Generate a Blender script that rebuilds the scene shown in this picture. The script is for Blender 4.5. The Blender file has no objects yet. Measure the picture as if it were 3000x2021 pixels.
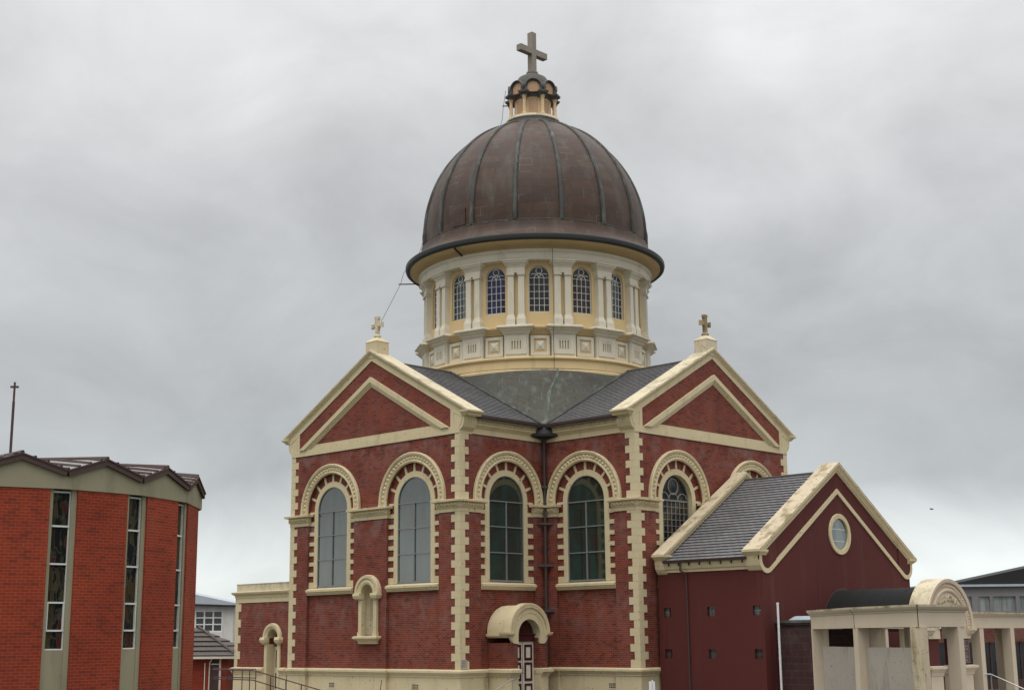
import bpy, math, random
from mathutils import Vector, Matrix
from mathutils.geometry import tessellate_polygon
random.seed(7)
PI = math.pi
sc = bpy.context.scene
col = sc.collection
# ------------------------------------------------------------------ camera
CAM = (-50.9212, -47.4089, 2.9113)
YAW, PITCH, ROLL = 0.7672, 0.2065, -0.0099
cd = bpy.data.cameras.new('camera'); co = bpy.data.objects.new('camera', cd); col.objects.link(co)
fw = Vector((math.cos(PITCH)*math.cos(YAW), math.cos(PITCH)*math.sin(YAW), math.sin(PITCH)))
r0 = Vector((math.sin(YAW), -math.cos(YAW), 0)); u0 = r0.cross(fw)
rt = r0*math.cos(ROLL)+u0*math.sin(ROLL); up = -r0*math.sin(ROLL)+u0*math.cos(ROLL)
m = Matrix((rt, up, -fw)).transposed().to_4x4(); m.translation = CAM
co.matrix_world = m
cd.sensor_width = 36; cd.lens = 4086/3000*36; cd.clip_end = 5000; cd.clip_start = .1
sc.camera = co
sc.view_settings.view_transform = 'Standard'; sc.view_settings.look = 'None'
sc.view_settings.exposure = 0.0; sc.view_settings.gamma = 1.0
# ------------------------------------------------------------------ world: overcast sky
SUN_EL, SUN_AZ = math.radians(63), math.radians(205)      # azimuth of the sun, from +X towards +Y
w = bpy.data.worlds.new('World'); sc.world = w; w.use_nodes = True
nt = w.node_tree; N = nt.nodes; Lk = nt.links
bg = N['Background']; bg.inputs['Strength'].default_value = 0.1
sky = N.new('ShaderNodeTexSky'); sky.sky_type = 'NISHITA'; sky.sun_disc = False
sky.sun_elevation = SUN_EL; sky.sun_rotation = PI/2-SUN_AZ
tc = N.new('ShaderNodeTexCoord')
sep = N.new('ShaderNodeSeparateXYZ'); Lk.new(tc.outputs['Generated'], sep.inputs[0])
def wmath(op, a, b=None, cl=False):
    n = N.new('ShaderNodeMath'); n.operation = op; n.use_clamp = cl
    for i, v in enumerate((a, b)):
        if v is None: continue
        if isinstance(v, (int, float)): n.inputs[i].default_value = v
        else: Lk.new(v, n.inputs[i])
    return n.outputs[0]
def wnoise(scl, scale, detail, rough, dist=0.0, off=(0, 0, 0)):
    mp = N.new('ShaderNodeMapping'); mp.inputs['Scale'].default_value = scl; mp.inputs['Location'].default_value = off
    Lk.new(tc.outputs['Generated'], mp.inputs[0])
    n = N.new('ShaderNodeTexNoise'); n.inputs['Scale'].default_value = scale; n.inputs['Detail'].default_value = detail
    n.inputs['Roughness'].default_value = rough; n.inputs['Distortion'].default_value = dist
    Lk.new(mp.outputs[0], n.inputs['Vector']); return n.outputs['Fac']
n1 = wnoise((1, 1, 1.5), 3.0, 7, .50, .6, (3.1, .7, 1.9))
n2 = wnoise((1, 1, 1.7), 6.5, 9, .56, .5, (1.3, 4.2, .4))
el = wmath('ADD', sep.outputs['Z'], wmath('MULTIPLY', wmath('SUBTRACT', n1, .49), .13))
rp = N.new('ShaderNodeValToRGB'); Lk.new(wmath('MULTIPLY', el, 1.0, True), rp.inputs[0])
e = rp.color_ramp.elements
stops = [(0.0, (0.881, 0.933, 0.922)), (.044, (0.849, 0.896, 0.886)), (.074, (0.658, 0.695, 0.695)), (.104, (0.472, 0.498, 0.511)), (.17, (0.456, 0.475, 0.489)), (.26, (0.520, 0.533, 0.542)),
         (.35, (0.610, 0.620, 0.627)), (.45, (0.743, 0.747, 0.749)), (.70, (1.6, 1.6, 1.6)), (1.0, (2.2, 2.2, 2.2))]
e[0].position, e[0].color = stops[0][0], (*stops[0][1], 1)
e[1].position, e[1].color = stops[-1][0], (*stops[-1][1], 1)
for p_, c_ in stops[1:-1]:
    q = e.new(p_); q.color = (*c_, 1)
mul = N.new('ShaderNodeMix'); mul.data_type = 'RGBA'; mul.blend_type = 'MULTIPLY'; mul.inputs[0].default_value = 1.0
Lk.new(rp.outputs[0], mul.inputs[6])
br = wmath('ADD', wmath('MULTIPLY', wmath('ADD', wmath('MULTIPLY', wmath('SUBTRACT', n2, .5), .62), wmath('MULTIPLY', wmath('SUBTRACT', n1, .5), .60)), 10.0), 10.9)
cmb = N.new('ShaderNodeCombineXYZ')
for i in range(3): Lk.new(br, cmb.inputs[i])
Lk.new(cmb.outputs[0], mul.inputs[7])
mx = N.new('ShaderNodeMix'); mx.data_type = 'RGBA'; mx.inputs[0].default_value = 0.96
Lk.new(sky.outputs[0], mx.inputs[6]); Lk.new(mul.outputs[2], mx.inputs[7]); Lk.new(mx.outputs[2], bg.inputs[0])
sd = bpy.data.lights.new('sun', 'SUN'); sd.energy = 0.85; sd.angle = math.radians(25); sd.color = (1, .97, .92)
so = bpy.data.objects.new('sun', sd); col.objects.link(so)
sdir = Vector((math.cos(SUN_EL)*math.cos(SUN_AZ), math.cos(SUN_EL)*math.sin(SUN_AZ), math.sin(SUN_EL)))
so.rotation_euler = sdir.to_track_quat('Z', 'Y').to_euler(); so.location = (-60, -40, 60)

# ------------------------------------------------------------------ materials
class NT:
    def __init__(s, name):
        s.m = bpy.data.materials.new(name); s.m.use_nodes = True
        s.n = s.m.node_tree.nodes; s.l = s.m.node_tree.links; s.b = s.n['Principled BSDF']
        s.geo = s.n.new('ShaderNodeNewGeometry'); s.uv = s.n.new('ShaderNodeUVMap')
    def noise(s, scale, detail=4, rough=.55, stretch=None, dist=0, src=None):
        v = src or s.geo.outputs['Position']
        if stretch:
            mp = s.n.new('ShaderNodeMapping'); mp.inputs['Scale'].default_value = stretch; s.l.new(v, mp.inputs[0]); v = mp.outputs[0]
        n = s.n.new('ShaderNodeTexNoise'); n.inputs['Scale'].default_value = scale; n.inputs['Detail'].default_value = detail
        n.inputs['Roughness'].default_value = rough; n.inputs['Distortion'].default_value = dist
        s.l.new(v, n.inputs['Vector']); return n.outputs['Fac']
    def ramp(s, fac, a, b):
        r = s.n.new('ShaderNodeMapRange'); r.inputs[1].default_value = a; r.inputs[2].default_value = b; s.l.new(fac, r.inputs[0]); return r.outputs[0]
    def math(s, op, a, b):
        n = s.n.new('ShaderNodeMath'); n.operation = op
        for i, v in enumerate((a, b)):
            if isinstance(v, (int, float)): n.inputs[i].default_value = v
            else: s.l.new(v, n.inputs[i])
        return n.outputs[0]
    def mix(s, fac, a, b, mode='MIX'):
        n = s.n.new('ShaderNodeMix'); n.data_type = 'RGBA'; n.blend_type = mode
        for i, v in ((0, fac), (6, a), (7, b)):
            if isinstance(v, (int, float)): n.inputs[i].default_value = v
            elif isinstance(v, tuple): n.inputs[i].default_value = (*v, 1)
            else: s.l.new(v, n.inputs[i])
        return n.outputs[2]
    def brick(s, c1, c2, mo, bw, rh, ms, smooth=.1, offset=.5, bias=0):
        n = s.n.new('ShaderNodeTexBrick'); n.offset = offset; n.squash = 1
        for k, v in (('Color1', (*c1, 1)), ('Color2', (*c2, 1)), ('Mortar', (*mo, 1))): n.inputs[k].default_value = v
        n.inputs['Scale'].default_value = 1; n.inputs['Mortar Size'].default_value = ms; n.inputs['Mortar Smooth'].default_value = smooth
        n.inputs['Brick Width'].default_value = bw; n.inputs['Row Height'].default_value = rh; n.inputs['Bias'].default_value = bias
        s.l.new(s.uv.outputs[0], n.inputs['Vector']); return n
    def bump(s, h, strength=.4, dist=.02):
        b = s.n.new('ShaderNodeBump'); b.inputs['Strength'].default_value = strength; b.inputs['Distance'].default_value = dist
        s.l.new(h, b.inputs['Height']); s.l.new(b.outputs[0], s.b.inputs['Normal'])
    def done(s, colr, rough=.8, metal=0.0, spec=.5):
        if isinstance(colr, tuple): s.b.inputs['Base Color'].default_value = (*colr, 1)
        else: s.l.new(colr, s.b.inputs['Base Color'])
        s.b.inputs['Roughness'].default_value = rough; s.b.inputs['Metallic'].default_value = metal
        s.b.inputs['Specular IOR Level'].default_value = spec
        return s.m
def paint(name, c, dirt=(.16, .13, .09), amt=.55, lo=.58, hi=.78, rough=.75, spots=.0):
    t = NT(name)
    base = t.mix(t.noise(1.3, 5), tuple(x*.90 for x in c), tuple(min(1, x*1.08) for x in c))
    streak = t.ramp(t.noise(1.6, 7, .62, (1, 1, .22)), lo, hi)
    base = t.mix(t.math('MULTIPLY', streak, amt), base, dirt)
    if spots:
        sp = t.ramp(t.noise(9, 3, .6), .66-spots*.12, .70)
        base = t.mix(t.math('MULTIPLY', sp, .8), base, tuple(x*.6 for x in dirt))
    t.bump(t.noise(14, 3), .15, .01)
    return t.done(base, rough, 0, .3)
def brickmat(name, c1, c2, mo, bw=.232, rh=.078, ms=.009, stain=(.30, .26, .25), samt=.35, dark=(.05, .02, .018), damt=.4, bands=False):
    t = NT(name)
    b = t.brick(c1, c2, mo, bw, rh, ms, .2)
    vary = t.noise(.5, 6, .6)
    c = t.mix(t.ramp(vary, .35, .7), b.outputs[0], t.mix(1.0, b.outputs[0], (.74, .66, .66), 'MULTIPLY'))
    # a few single odd bricks
    n = t.n.new('ShaderNodeTexBrick'); n.offset = .5
    for k, v in (('Color1', (0, 0, 0, 1)), ('Color2', (1, 1, 1, 1)), ('Mortar', (.5, .5, .5, 1))): n.inputs[k].default_value = v
    n.inputs['Scale'].default_value = 1; n.inputs['Mortar Size'].default_value = 0.0; n.inputs['Brick Width'].default_value = bw; n.inputs['Row Height'].default_value = rh
    t.l.new(t.uv.outputs[0], n.inputs['Vector'])
    c = t.mix(t.math('MULTIPLY', t.ramp(n.outputs[0], .72, 1.0), .55), c, dark)
    eff = t.ramp(t.noise(.62, 9, .70, (1, 1, .7)), .52, .70)
    if bands:      # salt bloom sits under the string course, under the pediment band and low on the walls
        sp_ = t.n.new('ShaderNodeSeparateXYZ'); t.l.new(t.geo.outputs['Position'], sp_.inputs[0]); z_ = sp_.outputs[2]
        wgt = 0.22
        for za, zb_, zc in ((6.6, 8.0, 8.1), (10.1, 11.2, 11.35), (4.95, 4.3, 3.0)):
            a_ = t.ramp(z_, za, zb_) if za < zb_ else t.ramp(z_, zc, zb_)
            b_ = t.ramp(z_, zc, zb_+.01) if za < zb_ else t.ramp(z_, za, zb_+.4)
            wgt = t.math('ADD', t.math('MULTIPLY', t.math('MULTIPLY', a_, b_), .8 if za < zb_ else .45), wgt)
        eff = t.math('MULTIPLY', t.ramp(t.noise(1.3, 8, .68), .44, .68), wgt)
    c = t.mix(t.math('MULTIPLY', eff, samt), c, stain)
    dk = t.ramp(t.noise(.9, 7, .62, (1, 1, .3)), .56, .76)
    c = t.mix(t.math('MULTIPLY', dk, damt), c, dark)
    t.bump(b.outputs['Fac'], -.35, .008)
    return t.done(c, .85, 0, .3)
M = {}
M['cream'] = paint('cream_paint', (.605, .51, .32), (.17, .125, .065), amt=.42, lo=.56, hi=.80, spots=.02)
M['cream_old'] = paint('weathered_cream_paint', (.60, .525, .37), (.17, .13, .075), .75, .50, .72, spots=.35)
M['white'] = paint('off_white_paint', (.635, .585, .465), (.18, .15, .10), .5, .56, .80)
M['yellow'] = paint('yellow_ochre_paint', (.63, .475, .25), (.16, .11, .06), .35, .58, .82)
M['peach'] = paint('peach_paint', (.66, .49, .295), (.25, .14, .08), .4, .55, .8)
M['peach_dark'] = paint('pinkish_render', (.48, .31, .19), (.2, .1, .06), .4, .55, .8)
M['lichen'] = paint('lichened_stone', (.36, .29, .17), (.12, .06, .022), .9, .42, .60, spots=.6)
M['cross'] = paint('grey_cross_sheet', (.26, .225, .18), (.15, .12, .10), .5, .5, .8, rough=.55)
M['brick'] = brickmat('church_brick', (.225, .0325, .0125), (.150, .0245, .0125), (.25, .13, .095), stain=(.27, .20, .19), samt=.55, damt=.36, bands=True)
M['hallbrick'] = brickmat('hall_brick', (.285, .0345, .0125), (.24, .030, .0115), (.31, .095, .05), .235, .086, .008, samt=.05, damt=.22, dark=(.11, .022, .014))
M['farbrick'] = brickmat('old_brick', (.20, .05, .03), (.15, .04, .03), (.2, .15, .12))
M['block'] = brickmat('dark_block', (.062, .028, .026), (.052, .025, .023), (.10, .065, .062), .6, .26, .008, samt=.15, damt=.4, dark=(.02, .013, .013))
def maroon():
    t = NT('maroon_render')
    c = t.mix(t.noise(1.0, 6, .6), (.078, .0165, .0135), (.092, .020, .017))
    st = t.ramp(t.noise(1.4, 7, .62, (1, 1, .10)), .55, .78)
    c = t.mix(t.math('MULTIPLY', st, .38), c, (.15, .06, .055))
    t.bump(t.noise(30, 3), .25, .01)
    return t.done(c, .82, 0, .3)
M['maroon'] = maroon()
def slate(name, c1, c2, mo, bw, rh):
    t = NT(name); b = t.brick(c1, c2, mo, bw, rh, .016, .1)
    c = t.mix(t.ramp(t.noise(.8, 6, .6), .35, .7), b.outputs[0], t.mix(1.0, b.outputs[0], (.74, .75, .76), 'MULTIPLY'))
    return t.done(c, .62, 0, .45)
M['slate'] = slate('roof_slate', (.165, .161, .163), (.125, .122, .125), (.045, .044, .045), .32, .2307)
M['tile'] = slate('roof_tile', (.190, .182, .185), (.158, .151, .156), (.06, .057, .06), .36, .2448)
M['oldtile'] = slate('old_clay_tile', (.078, .055, .040), (.058, .044, .036), (.02, .018, .015), .22, 9)
M['redtile'] = slate('red_clay_tile', (.28, .10, .06), (.22, .09, .06), (.06, .03, .02), .25, .3)
def copper(name, c1, c2, mo, bw, rh, pat=(.17, .21, .175), pamt=.35, plo=.55, phi=.72, streak=(1, 1, .3)):
    t = NT(name); b = t.brick(c1, c2, mo, bw, rh, .012, .3)
    c = t.mix(t.ramp(t.noise(.7, 6, .6), .35, .68), b.outputs[0], t.mix(1.0, b.outputs[0], (.78, .66, .60), 'MULTIPLY'))
    p = t.ramp(t.noise(1.6, 8, .65, streak), plo, phi)
    c = t.mix(t.math('MULTIPLY', p, pamt), c, pat)
    # thin pale patina along some sheet edges
    ed = t.math('MULTIPLY', b.outputs['Fac'], t.ramp(t.noise(1.1, 4), .52, .62))
    c = t.mix(t.math('MULTIPLY', ed, .38), c, (.26, .31, .28))
    t.bump(t.noise(3, 3), .25, .03)
    return t.done(c, .58, 0, .35)
M['copper'] = copper('brown_copper', (.080, .044, .027), (.054, .030, .020), (.028, .021, .017), 1.3, .42, pat=(.12, .135, .105), pamt=.34, plo=.50, phi=.70)
M['coppergreen'] = copper('green_copper', (.056, .060, .047), (.070, .069, .053), (.022, .023, .020), .8, .40, (.15, .19, .155), .5, .52, .70, (1.4, 1.4, .35))
M['copperdark'] = copper('dark_copper_seam', (.055, .055, .050), (.045, .046, .041), (.05, .05, .045), 3, 3, (.15, .195, .17), .6, .50, .70, (1.5, 1.5, .4))
M['lead'] = paint('dark_lead', (.085, .078, .070), (.25, .25, .23), .5, .55, .75, rough=.6)
M['gutter'] = paint('blue_green_gutter', (.029, .033, .030), (.02, .02, .02), .5, .5, .8, rough=.5)
M['patina'] = paint('verdigris_run', (.145, .185, .155), (.07, .075, .06), .9, .38, .62)
M['iron'] = paint('dark_iron', (.030, .028, .028), (.08, .05, .04), .4, .55, .8, rough=.5)
M['pipe'] = paint('weathered_grey_pipe', (.058, .050, .046), (.10, .06, .045), .5, .5, .75, rough=.6)
M['brownmetal'] = paint('brown_metal', (.072, .042, .038), (.03, .02, .02), .4, .5, .8, rough=.45)
M['concrete'] = paint('hall_concrete', (.275, .245, .165), (.10, .085, .055), .6, .50, .76)
M['greycon'] = paint('grey_concrete_panel', (.40, .355, .30), (.13, .11, .09), .7, .55, .72, spots=.15)
M['gatecream'] = paint('pale_pink_cream', (.60, .50, .375), (.22, .16, .09), .30, .60, .82)
M['gateold'] = paint('lichened_cream', (.55, .46, .32), (.16, .12, .05), .85, .50, .66, spots=.5)
M['whitepaint'] = paint('white_paint', (.74, .73, .69), (.4, .38, .34), .4, .55, .8)
M['offwall'] = paint('dirty_white_wall', (.66, .63, .58), (.30, .29, .27), .6, .5, .75)
M['greyfascia'] = paint('grey_fascia', (.23, .22, .225), (.15, .15, .15), .3, .5, .8)
M['darkroof'] = paint('dark_ribbed_roof', (.022, .022, .023), (.04, .04, .04), .3, .5, .8)
M['canopy'] = paint('black_membrane', (.009, .009, .009), (.018, .017, .016), .4, .5, .8, rough=.85)
M['steel'] = NT('steel').done((.42, .41, .40), .32, .9)
M['pvc'] = paint('white_pipe', (.70, .70, .70), (.3, .3, .3), .3, .6, .8, rough=.4)
M['sheet'] = paint('pale_roof_sheet', (.22, .21, .195), (.2, .19, .17), .4, .5, .8, rough=.4)
M['galv'] = paint('galvanised_roof', (.42, .46, .50), (.3, .33, .36), .3, .5, .8, rough=.35)
M['maroonpaint'] = paint('maroon_rail_paint', (.060, .018, .020), (.03, .01, .01), .3, .5, .8, rough=.4)
M['maroondoor'] = paint('maroon_gloss_paint', (.055, .012, .014), (.03, .01, .01), .3, .5, .8, rough=.35)
M['doorwhite'] = paint('cream_door_paint', (.66, .60, .50), (.4, .35, .28), .3, .55, .8, rough=.5)
M['asphalt'] = paint('asphalt', (.055, .055, .055), (.03, .03, .03), .4, .5, .8)
M['paving'] = paint('pale_paving', (.26, .25, .23), (.14, .13, .12), .4, .5, .8)
M['grass'] = paint('lawn', (.06, .085, .03), (.04, .05, .02), .5, .4, .7)
M['black'] = NT('black_void').done((.012, .012, .012), .6)
def glass(name, c1, c2, mo=(.02, .02, .02), bw=.22, rh=.24, ior=2.0, rough=.12, dust=0.0, dustc=(.17, .18, .17), coat=.3):
    t = NT(name); b = t.brick(c1, c2, mo, bw, rh, .012, .1, 0)
    n = t.n.new('ShaderNodeTexVoronoi'); n.inputs['Scale'].default_value = 1
    mp = t.n.new('ShaderNodeMapping'); mp.inputs['Scale'].default_value = (3.6, .9, 1); t.l.new(t.uv.outputs[0], mp.inputs[0]); t.l.new(mp.outputs[0], n.inputs['Vector'])
    sc_ = t.n.new('ShaderNodeSeparateColor'); t.l.new(n.outputs['Color'], sc_.inputs[0])
    c = t.mix(.6, b.outputs[0], t.mix(t.ramp(sc_.outputs[0], .3, .7), tuple(x*1.5 for x in c1), tuple(x*.6 for x in c2)))
    if dust: c = t.mix(t.math('MULTIPLY', t.ramp(t.noise(1.1, 5), .2, .8), dust), c, dustc)
    m_ = t.done(c, rough, 0, .5); t.b.inputs['IOR'].default_value = ior; t.b.inputs['Coat Weight'].default_value = coat
    t.bump(t.noise(1.5, 2), .04, .02)
    return m_
M['glassgrey'] = glass('protective_glazing', (.020, .040, .033), (.040, .038, .022), dust=.28, dustc=(.10, .118, .094), ior=2.25, rough=.06)
M['glassshaded'] = glass('shaded_protective_glazing', (.008, .026, .019), (.030, .022, .008), dust=.05, dustc=(.10, .11, .105), ior=1.9, rough=.06, coat=.1, bw=.3, rh=.27)  # corner panes: dark wall reflection put into a darker glass colour
M['glassleaded'] = glass('leaded_stained_glass', (.05, .024, .008), (.008, .030, .036), ior=1.5, coat=.0)
M['glassblue'] = glass('blue_glass', (.012, .014, .075), (.008, .009, .045), ior=1.5, coat=0, bw=.25, rh=.45)
M['glassbrown'] = glass('brown_glass', (.022, .018, .014), (.014, .012, .011), ior=1.5, coat=0, bw=.25, rh=.45)
M['glassred'] = glass('red_brown_glass', (.034, .017, .012), (.020, .012, .011), ior=1.5, coat=0, bw=.25, rh=.45)
M['glassgreen'] = glass('grey_green_glass', (.020, .032, .026), (.030, .040, .036), ior=1.6, coat=.1, bw=.25, rh=.45)
M['glassdark'] = glass('dark_window_glass', (.012, .014, .016), (.016, .018, .02), ior=1.6, coat=.1, bw=3, rh=3)
M['glassround'] = glass('pale_window_glass', (.10, .13, .12), (.09, .12, .12), mo=(.1, .12, .12), ior=2.0, coat=.3, bw=3, rh=3)
def modern():
    t = NT('abstract_stained_glass')
    n = t.n.new('ShaderNodeTexVoronoi'); n.feature = 'F1'; n.inputs['Scale'].default_value = 1
    mp = t.n.new('ShaderNodeMapping'); mp.inputs['Scale'].default_value = (7.0, 1.35, 1); t.l.new(t.uv.outputs[0], mp.inputs[0])
    ad = t.n.new('ShaderNodeVectorMath'); ad.operation = 'ADD'
    nz = t.n.new('ShaderNodeTexNoise'); nz.inputs['Scale'].default_value = 2.2; nz.inputs['Detail'].default_value = 2
    t.l.new(t.uv.outputs[0], nz.inputs['Vector'])
    sc_ = t.n.new('ShaderNodeVectorMath'); sc_.operation = 'SCALE'; sc_.inputs['Scale'].default_value = 2.2; t.l.new(nz.outputs['Color'], sc_.inputs[0])
    t.l.new(mp.outputs[0], ad.inputs[0]); t.l.new(sc_.outputs[0], ad.inputs[1]); t.l.new(ad.outputs[0], n.inputs['Vector'])
    sp = t.n.new('ShaderNodeSeparateColor'); t.l.new(n.outputs['Color'], sp.inputs[0])
    c = t.mix(t.ramp(sp.outputs[0], .45, .75), (.005, .006, .006), (.045, .030, .011))
    c = t.mix(t.ramp(sp.outputs[1], .83, .88), c, (.06, .012, .007))
    c = t.mix(t.ramp(sp.outputs[2], .83, .88), c, (.05, .036, .012))
    e2 = t.n.new('ShaderNodeTexVoronoi'); e2.feature = 'DISTANCE_TO_EDGE'; e2.inputs['Scale'].default_value = 1; t.l.new(ad.outputs[0], e2.inputs['Vector'])
    c = t.mix(t.math('MULTIPLY', t.math('LESS_THAN', e2.outputs['Distance'], .06), .5), c, (.060, .058, .045))
    return t.done(c, .4, 0, .12)
M['glassmodern'] = modern()
def curtain():
    t = NT('net_curtain_behind_glass')
    f = t.noise(1, 3, .6, (9, .35, 1), 0, t.uv.outputs[0])
    c = t.mix(t.ramp(f, .35, .7), (.14, .16, .15), (.34, .37, .34))
    m_ = t.done(c, .25, 0, .5); return m_
M['curtain'] = curtain()
M['frame'] = paint('grey_lead_bars', (.20, .21, .21), (.12, .12, .12), .3, .5, .8, rough=.5)
M['bar'] = paint('pale_glazing_bars', (.62, .62, .60), (.3, .3, .3), .3, .55, .8, rough=.5)
M['leadbar'] = paint('lead_cames', (.24, .25, .245), (.1, .1, .1), .3, .5, .8, rough=.5)
M['carwhite'] = NT('white_car_paint').done((.62, .63, .66), .25); M['carred'] = NT('red_car_paint').done((.35, .03, .03), .25)
M['tyre'] = NT('tyre_rubber').done((.02, .02, .02), .8); M['rim'] = NT('rim_alloy').done((.35, .35, .36), .35, .8)
M['sign'] = NT('sign_maroon').done((.085, .03, .03), .5)
M['signwhite'] = NT('sign_lettering').done((.36, .30, .28), .6)
M['bluesign'] = NT('blue_panel').done((.02, .03, .16), .5)

# ------------------------------------------------------------------ geometry helpers
class Frame:
    def __init__(s, o, u, n):
        s.o, s.u, s.n = Vector(o), Vector(u), Vector(n)
    def __call__(s, a, b, c): return s.o + s.u*a + s.n*c + Vector((0, 0, b))
def RAW(a, b, c): return Vector((a, b, c))
def ang_frame(deg, o=(0, 0, 0)):
    t = math.radians(deg); return Frame(o, (-math.sin(t), math.cos(t), 0), (math.cos(t), math.sin(t), 0))
class MB:
    def __init__(s, fr=RAW): s.V, s.F, s.U, s.fr = [], [], [], fr
    def add(s, pts): i = len(s.V); s.V.extend(pts); return i
    def p(s, a, b, c): s.V.append(s.fr(a, b, c)); return len(s.V)-1
    def f(s, ids, uv=None): s.F.append(tuple(ids)); s.U.append(uv)
    def box(s, a0, a1, b0, b1, c0, c1):
        i = [s.p(a, b, c) for c in (c0, c1) for b in (b0, b1) for a in (a0, a1)]
        for q in ((0, 2, 3, 1), (4, 5, 7, 6), (0, 1, 5, 4), (2, 6, 7, 3), (0, 4, 6, 2), (1, 3, 7, 5)): s.f([i[k] for k in q])
        return s
    def loft(s, secs):          # secs: (a0,a1,c0,c1,b)
        r = [[s.p(a0, b, c0), s.p(a1, b, c0), s.p(a1, b, c1), s.p(a0, b, c1)] for a0, a1, c0, c1, b in secs]
        for x, y in zip(r, r[1:]):
            for k in range(4): s.f([x[k], x[(k+1) % 4], y[(k+1) % 4], y[k]])
        s.f(r[0][::-1]); s.f(r[-1]); return s
    def pyr(s, a0, a1, b0, b1, c0, c1):
        i = [s.p(a0, b0, c0), s.p(a1, b0, c0), s.p(a1, b1, c0), s.p(a0, b1, c0)]; k = s.p((a0+a1)/2, (b0+b1)/2, c1)
        for j in range(4): s.f([i[j], i[(j+1) % 4], k])
        return s
    def prism(s, poly, c0, c1, holes=(), back=True):
        loops = [poly]+list(holes); flat = [q for l in loops for q in l]
        tri = tessellate_polygon([[Vector((a, b, 0)) for a, b in l] for l in loops])
        fr_ = [s.p(a, b, c1) for a, b in flat]; bk = [s.p(a, b, c0) for a, b in flat]
        for t in tri:
            a, b, c = (flat[k] for k in t)
            ar = (b[0]-a[0])*(c[1]-a[1])-(b[1]-a[1])*(c[0]-a[0])
            if abs(ar) < 1e-9: continue
            t = t if ar > 0 else t[::-1]
            s.f([fr_[k] for k in t])
            if back: s.f([bk[k] for k in t[::-1]])
        o = 0
        for l in loops:
            n = len(l)
            for k in range(n):
                a, b = o+k, o+(k+1) % n; s.f([bk[a], bk[b], fr_[b], fr_[a]])
            o += n
        return s
    def ring(s, ca, cb, prof, a0=0., a1=PI, seg=28, full=False):   # prof: closed list of (r,c)
        rows = []
        for k in range(seg+(0 if full else 1)):
            t = a0+(a1-a0)*k/seg; rows.append([s.p(ca+r*math.cos(t), cb+r*math.sin(t), c) for r, c in prof])
        n = len(prof); R_ = list(zip(rows, rows[1:]+([rows[0]] if full else [])))
        if not full: R_ = R_[:len(rows)-1]
        for x, y in R_:
            for k in range(n): s.f([x[k], y[k], y[(k+1) % n], x[(k+1) % n]])
        if not full: s.f(rows[0]); s.f(rows[-1][::-1])
        return s
    def sweep(s, path, prof, mp=None, closed=False):   # prof: closed list of (offset to the right, c)
        mp = mp or (lambda q, c: s.fr(q[0], q[1], c)); n = len(path); P = [Vector(q) for q in path]; rows = []
        for i in range(n):
            d0 = (P[i]-P[i-1]).normalized() if (i > 0 or closed) else None
            d1 = (P[(i+1) % n]-P[i]).normalized() if (i < n-1 or closed) else None
            d0 = d0 or d1; d1 = d1 or d0
            n0, n1 = Vector((d0.y, -d0.x)), Vector((d1.y, -d1.x)); mm = n0+n1
            mm = mm/(max(.15, mm.dot(n0)))
            row = []
            for o, c in prof: s.V.append(mp(P[i]+mm*o, c)); row.append(len(s.V)-1)
            rows.append(row)
        k = len(prof); prs = list(zip(rows, rows[1:]))+([(rows[-1], rows[0])] if closed else [])
        for x, y in prs:
            for j in range(k): s.f([x[j], y[j], y[(j+1) % k], x[(j+1) % k]])
        if not closed: s.f(rows[0]); s.f(rows[-1][::-1])
        return s
    def plan(s, path, prof, closed=False):             # prof: closed list of (out, z)
        return s.sweep(path, prof, lambda q, z: Vector((q[0], q[1], z)), closed)
    def lathe(s, prof, a0=0., a1=2*PI, seg=64, c=(0, 0), uvr=None):
        full = abs(a1-a0-2*PI) < 1e-6; rows = []; ln = [0]
        for (ra, za), (rb, zb) in zip(prof, prof[1:]): ln.append(ln[-1]+math.hypot(rb-ra, zb-za))
        for k in range(seg+1):
            t = a0+(a1-a0)*k/seg
            if full and k == seg: rows.append(rows[0]); break
            row = []
            for r, z in prof: s.V.append(Vector((c[0]+r*math.cos(t), c[1]+r*math.sin(t), z))); row.append(len(s.V)-1)
            rows.append(row)
        R_ = uvr or max(r for r, z in prof)
        for k in range(seg):
            ta, tb = (a0+(a1-a0)*k/seg)*R_, (a0+(a1-a0)*(k+1)/seg)*R_
            for j in range(len(prof)-1):
                s.f([rows[k][j], rows[k+1][j], rows[k+1][j+1], rows[k][j+1]], [(ta, ln[j]), (tb, ln[j]), (tb, ln[j+1]), (ta, ln[j+1])])
        return s
    def tube(s, pts, r, seg=8, cap=True):
        P = [Vector(q) for q in pts]; rows = []; ref = Vector((.31, .17, .93))
        for i, q in enumerate(P):
            d = ((P[min(i+1, len(P)-1)]-q).normalized()+(q-P[max(i-1, 0)]).normalized()).normalized()
            x = d.cross(ref).normalized(); y = d.cross(x); rr = r[i] if isinstance(r, (list, tuple)) else r
            row = []
            for k in range(seg):
                t = 2*PI*k/seg; s.V.append(q+(x*math.cos(t)+y*math.sin(t))*rr); row.append(len(s.V)-1)
            rows.append(row)
        for a, b in zip(rows, rows[1:]):
            for k in range(seg): s.f([a[k], a[(k+1) % seg], b[(k+1) % seg], b[k]])
        if cap: s.f(rows[0][::-1]); s.f(rows[-1])
        return s
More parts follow.
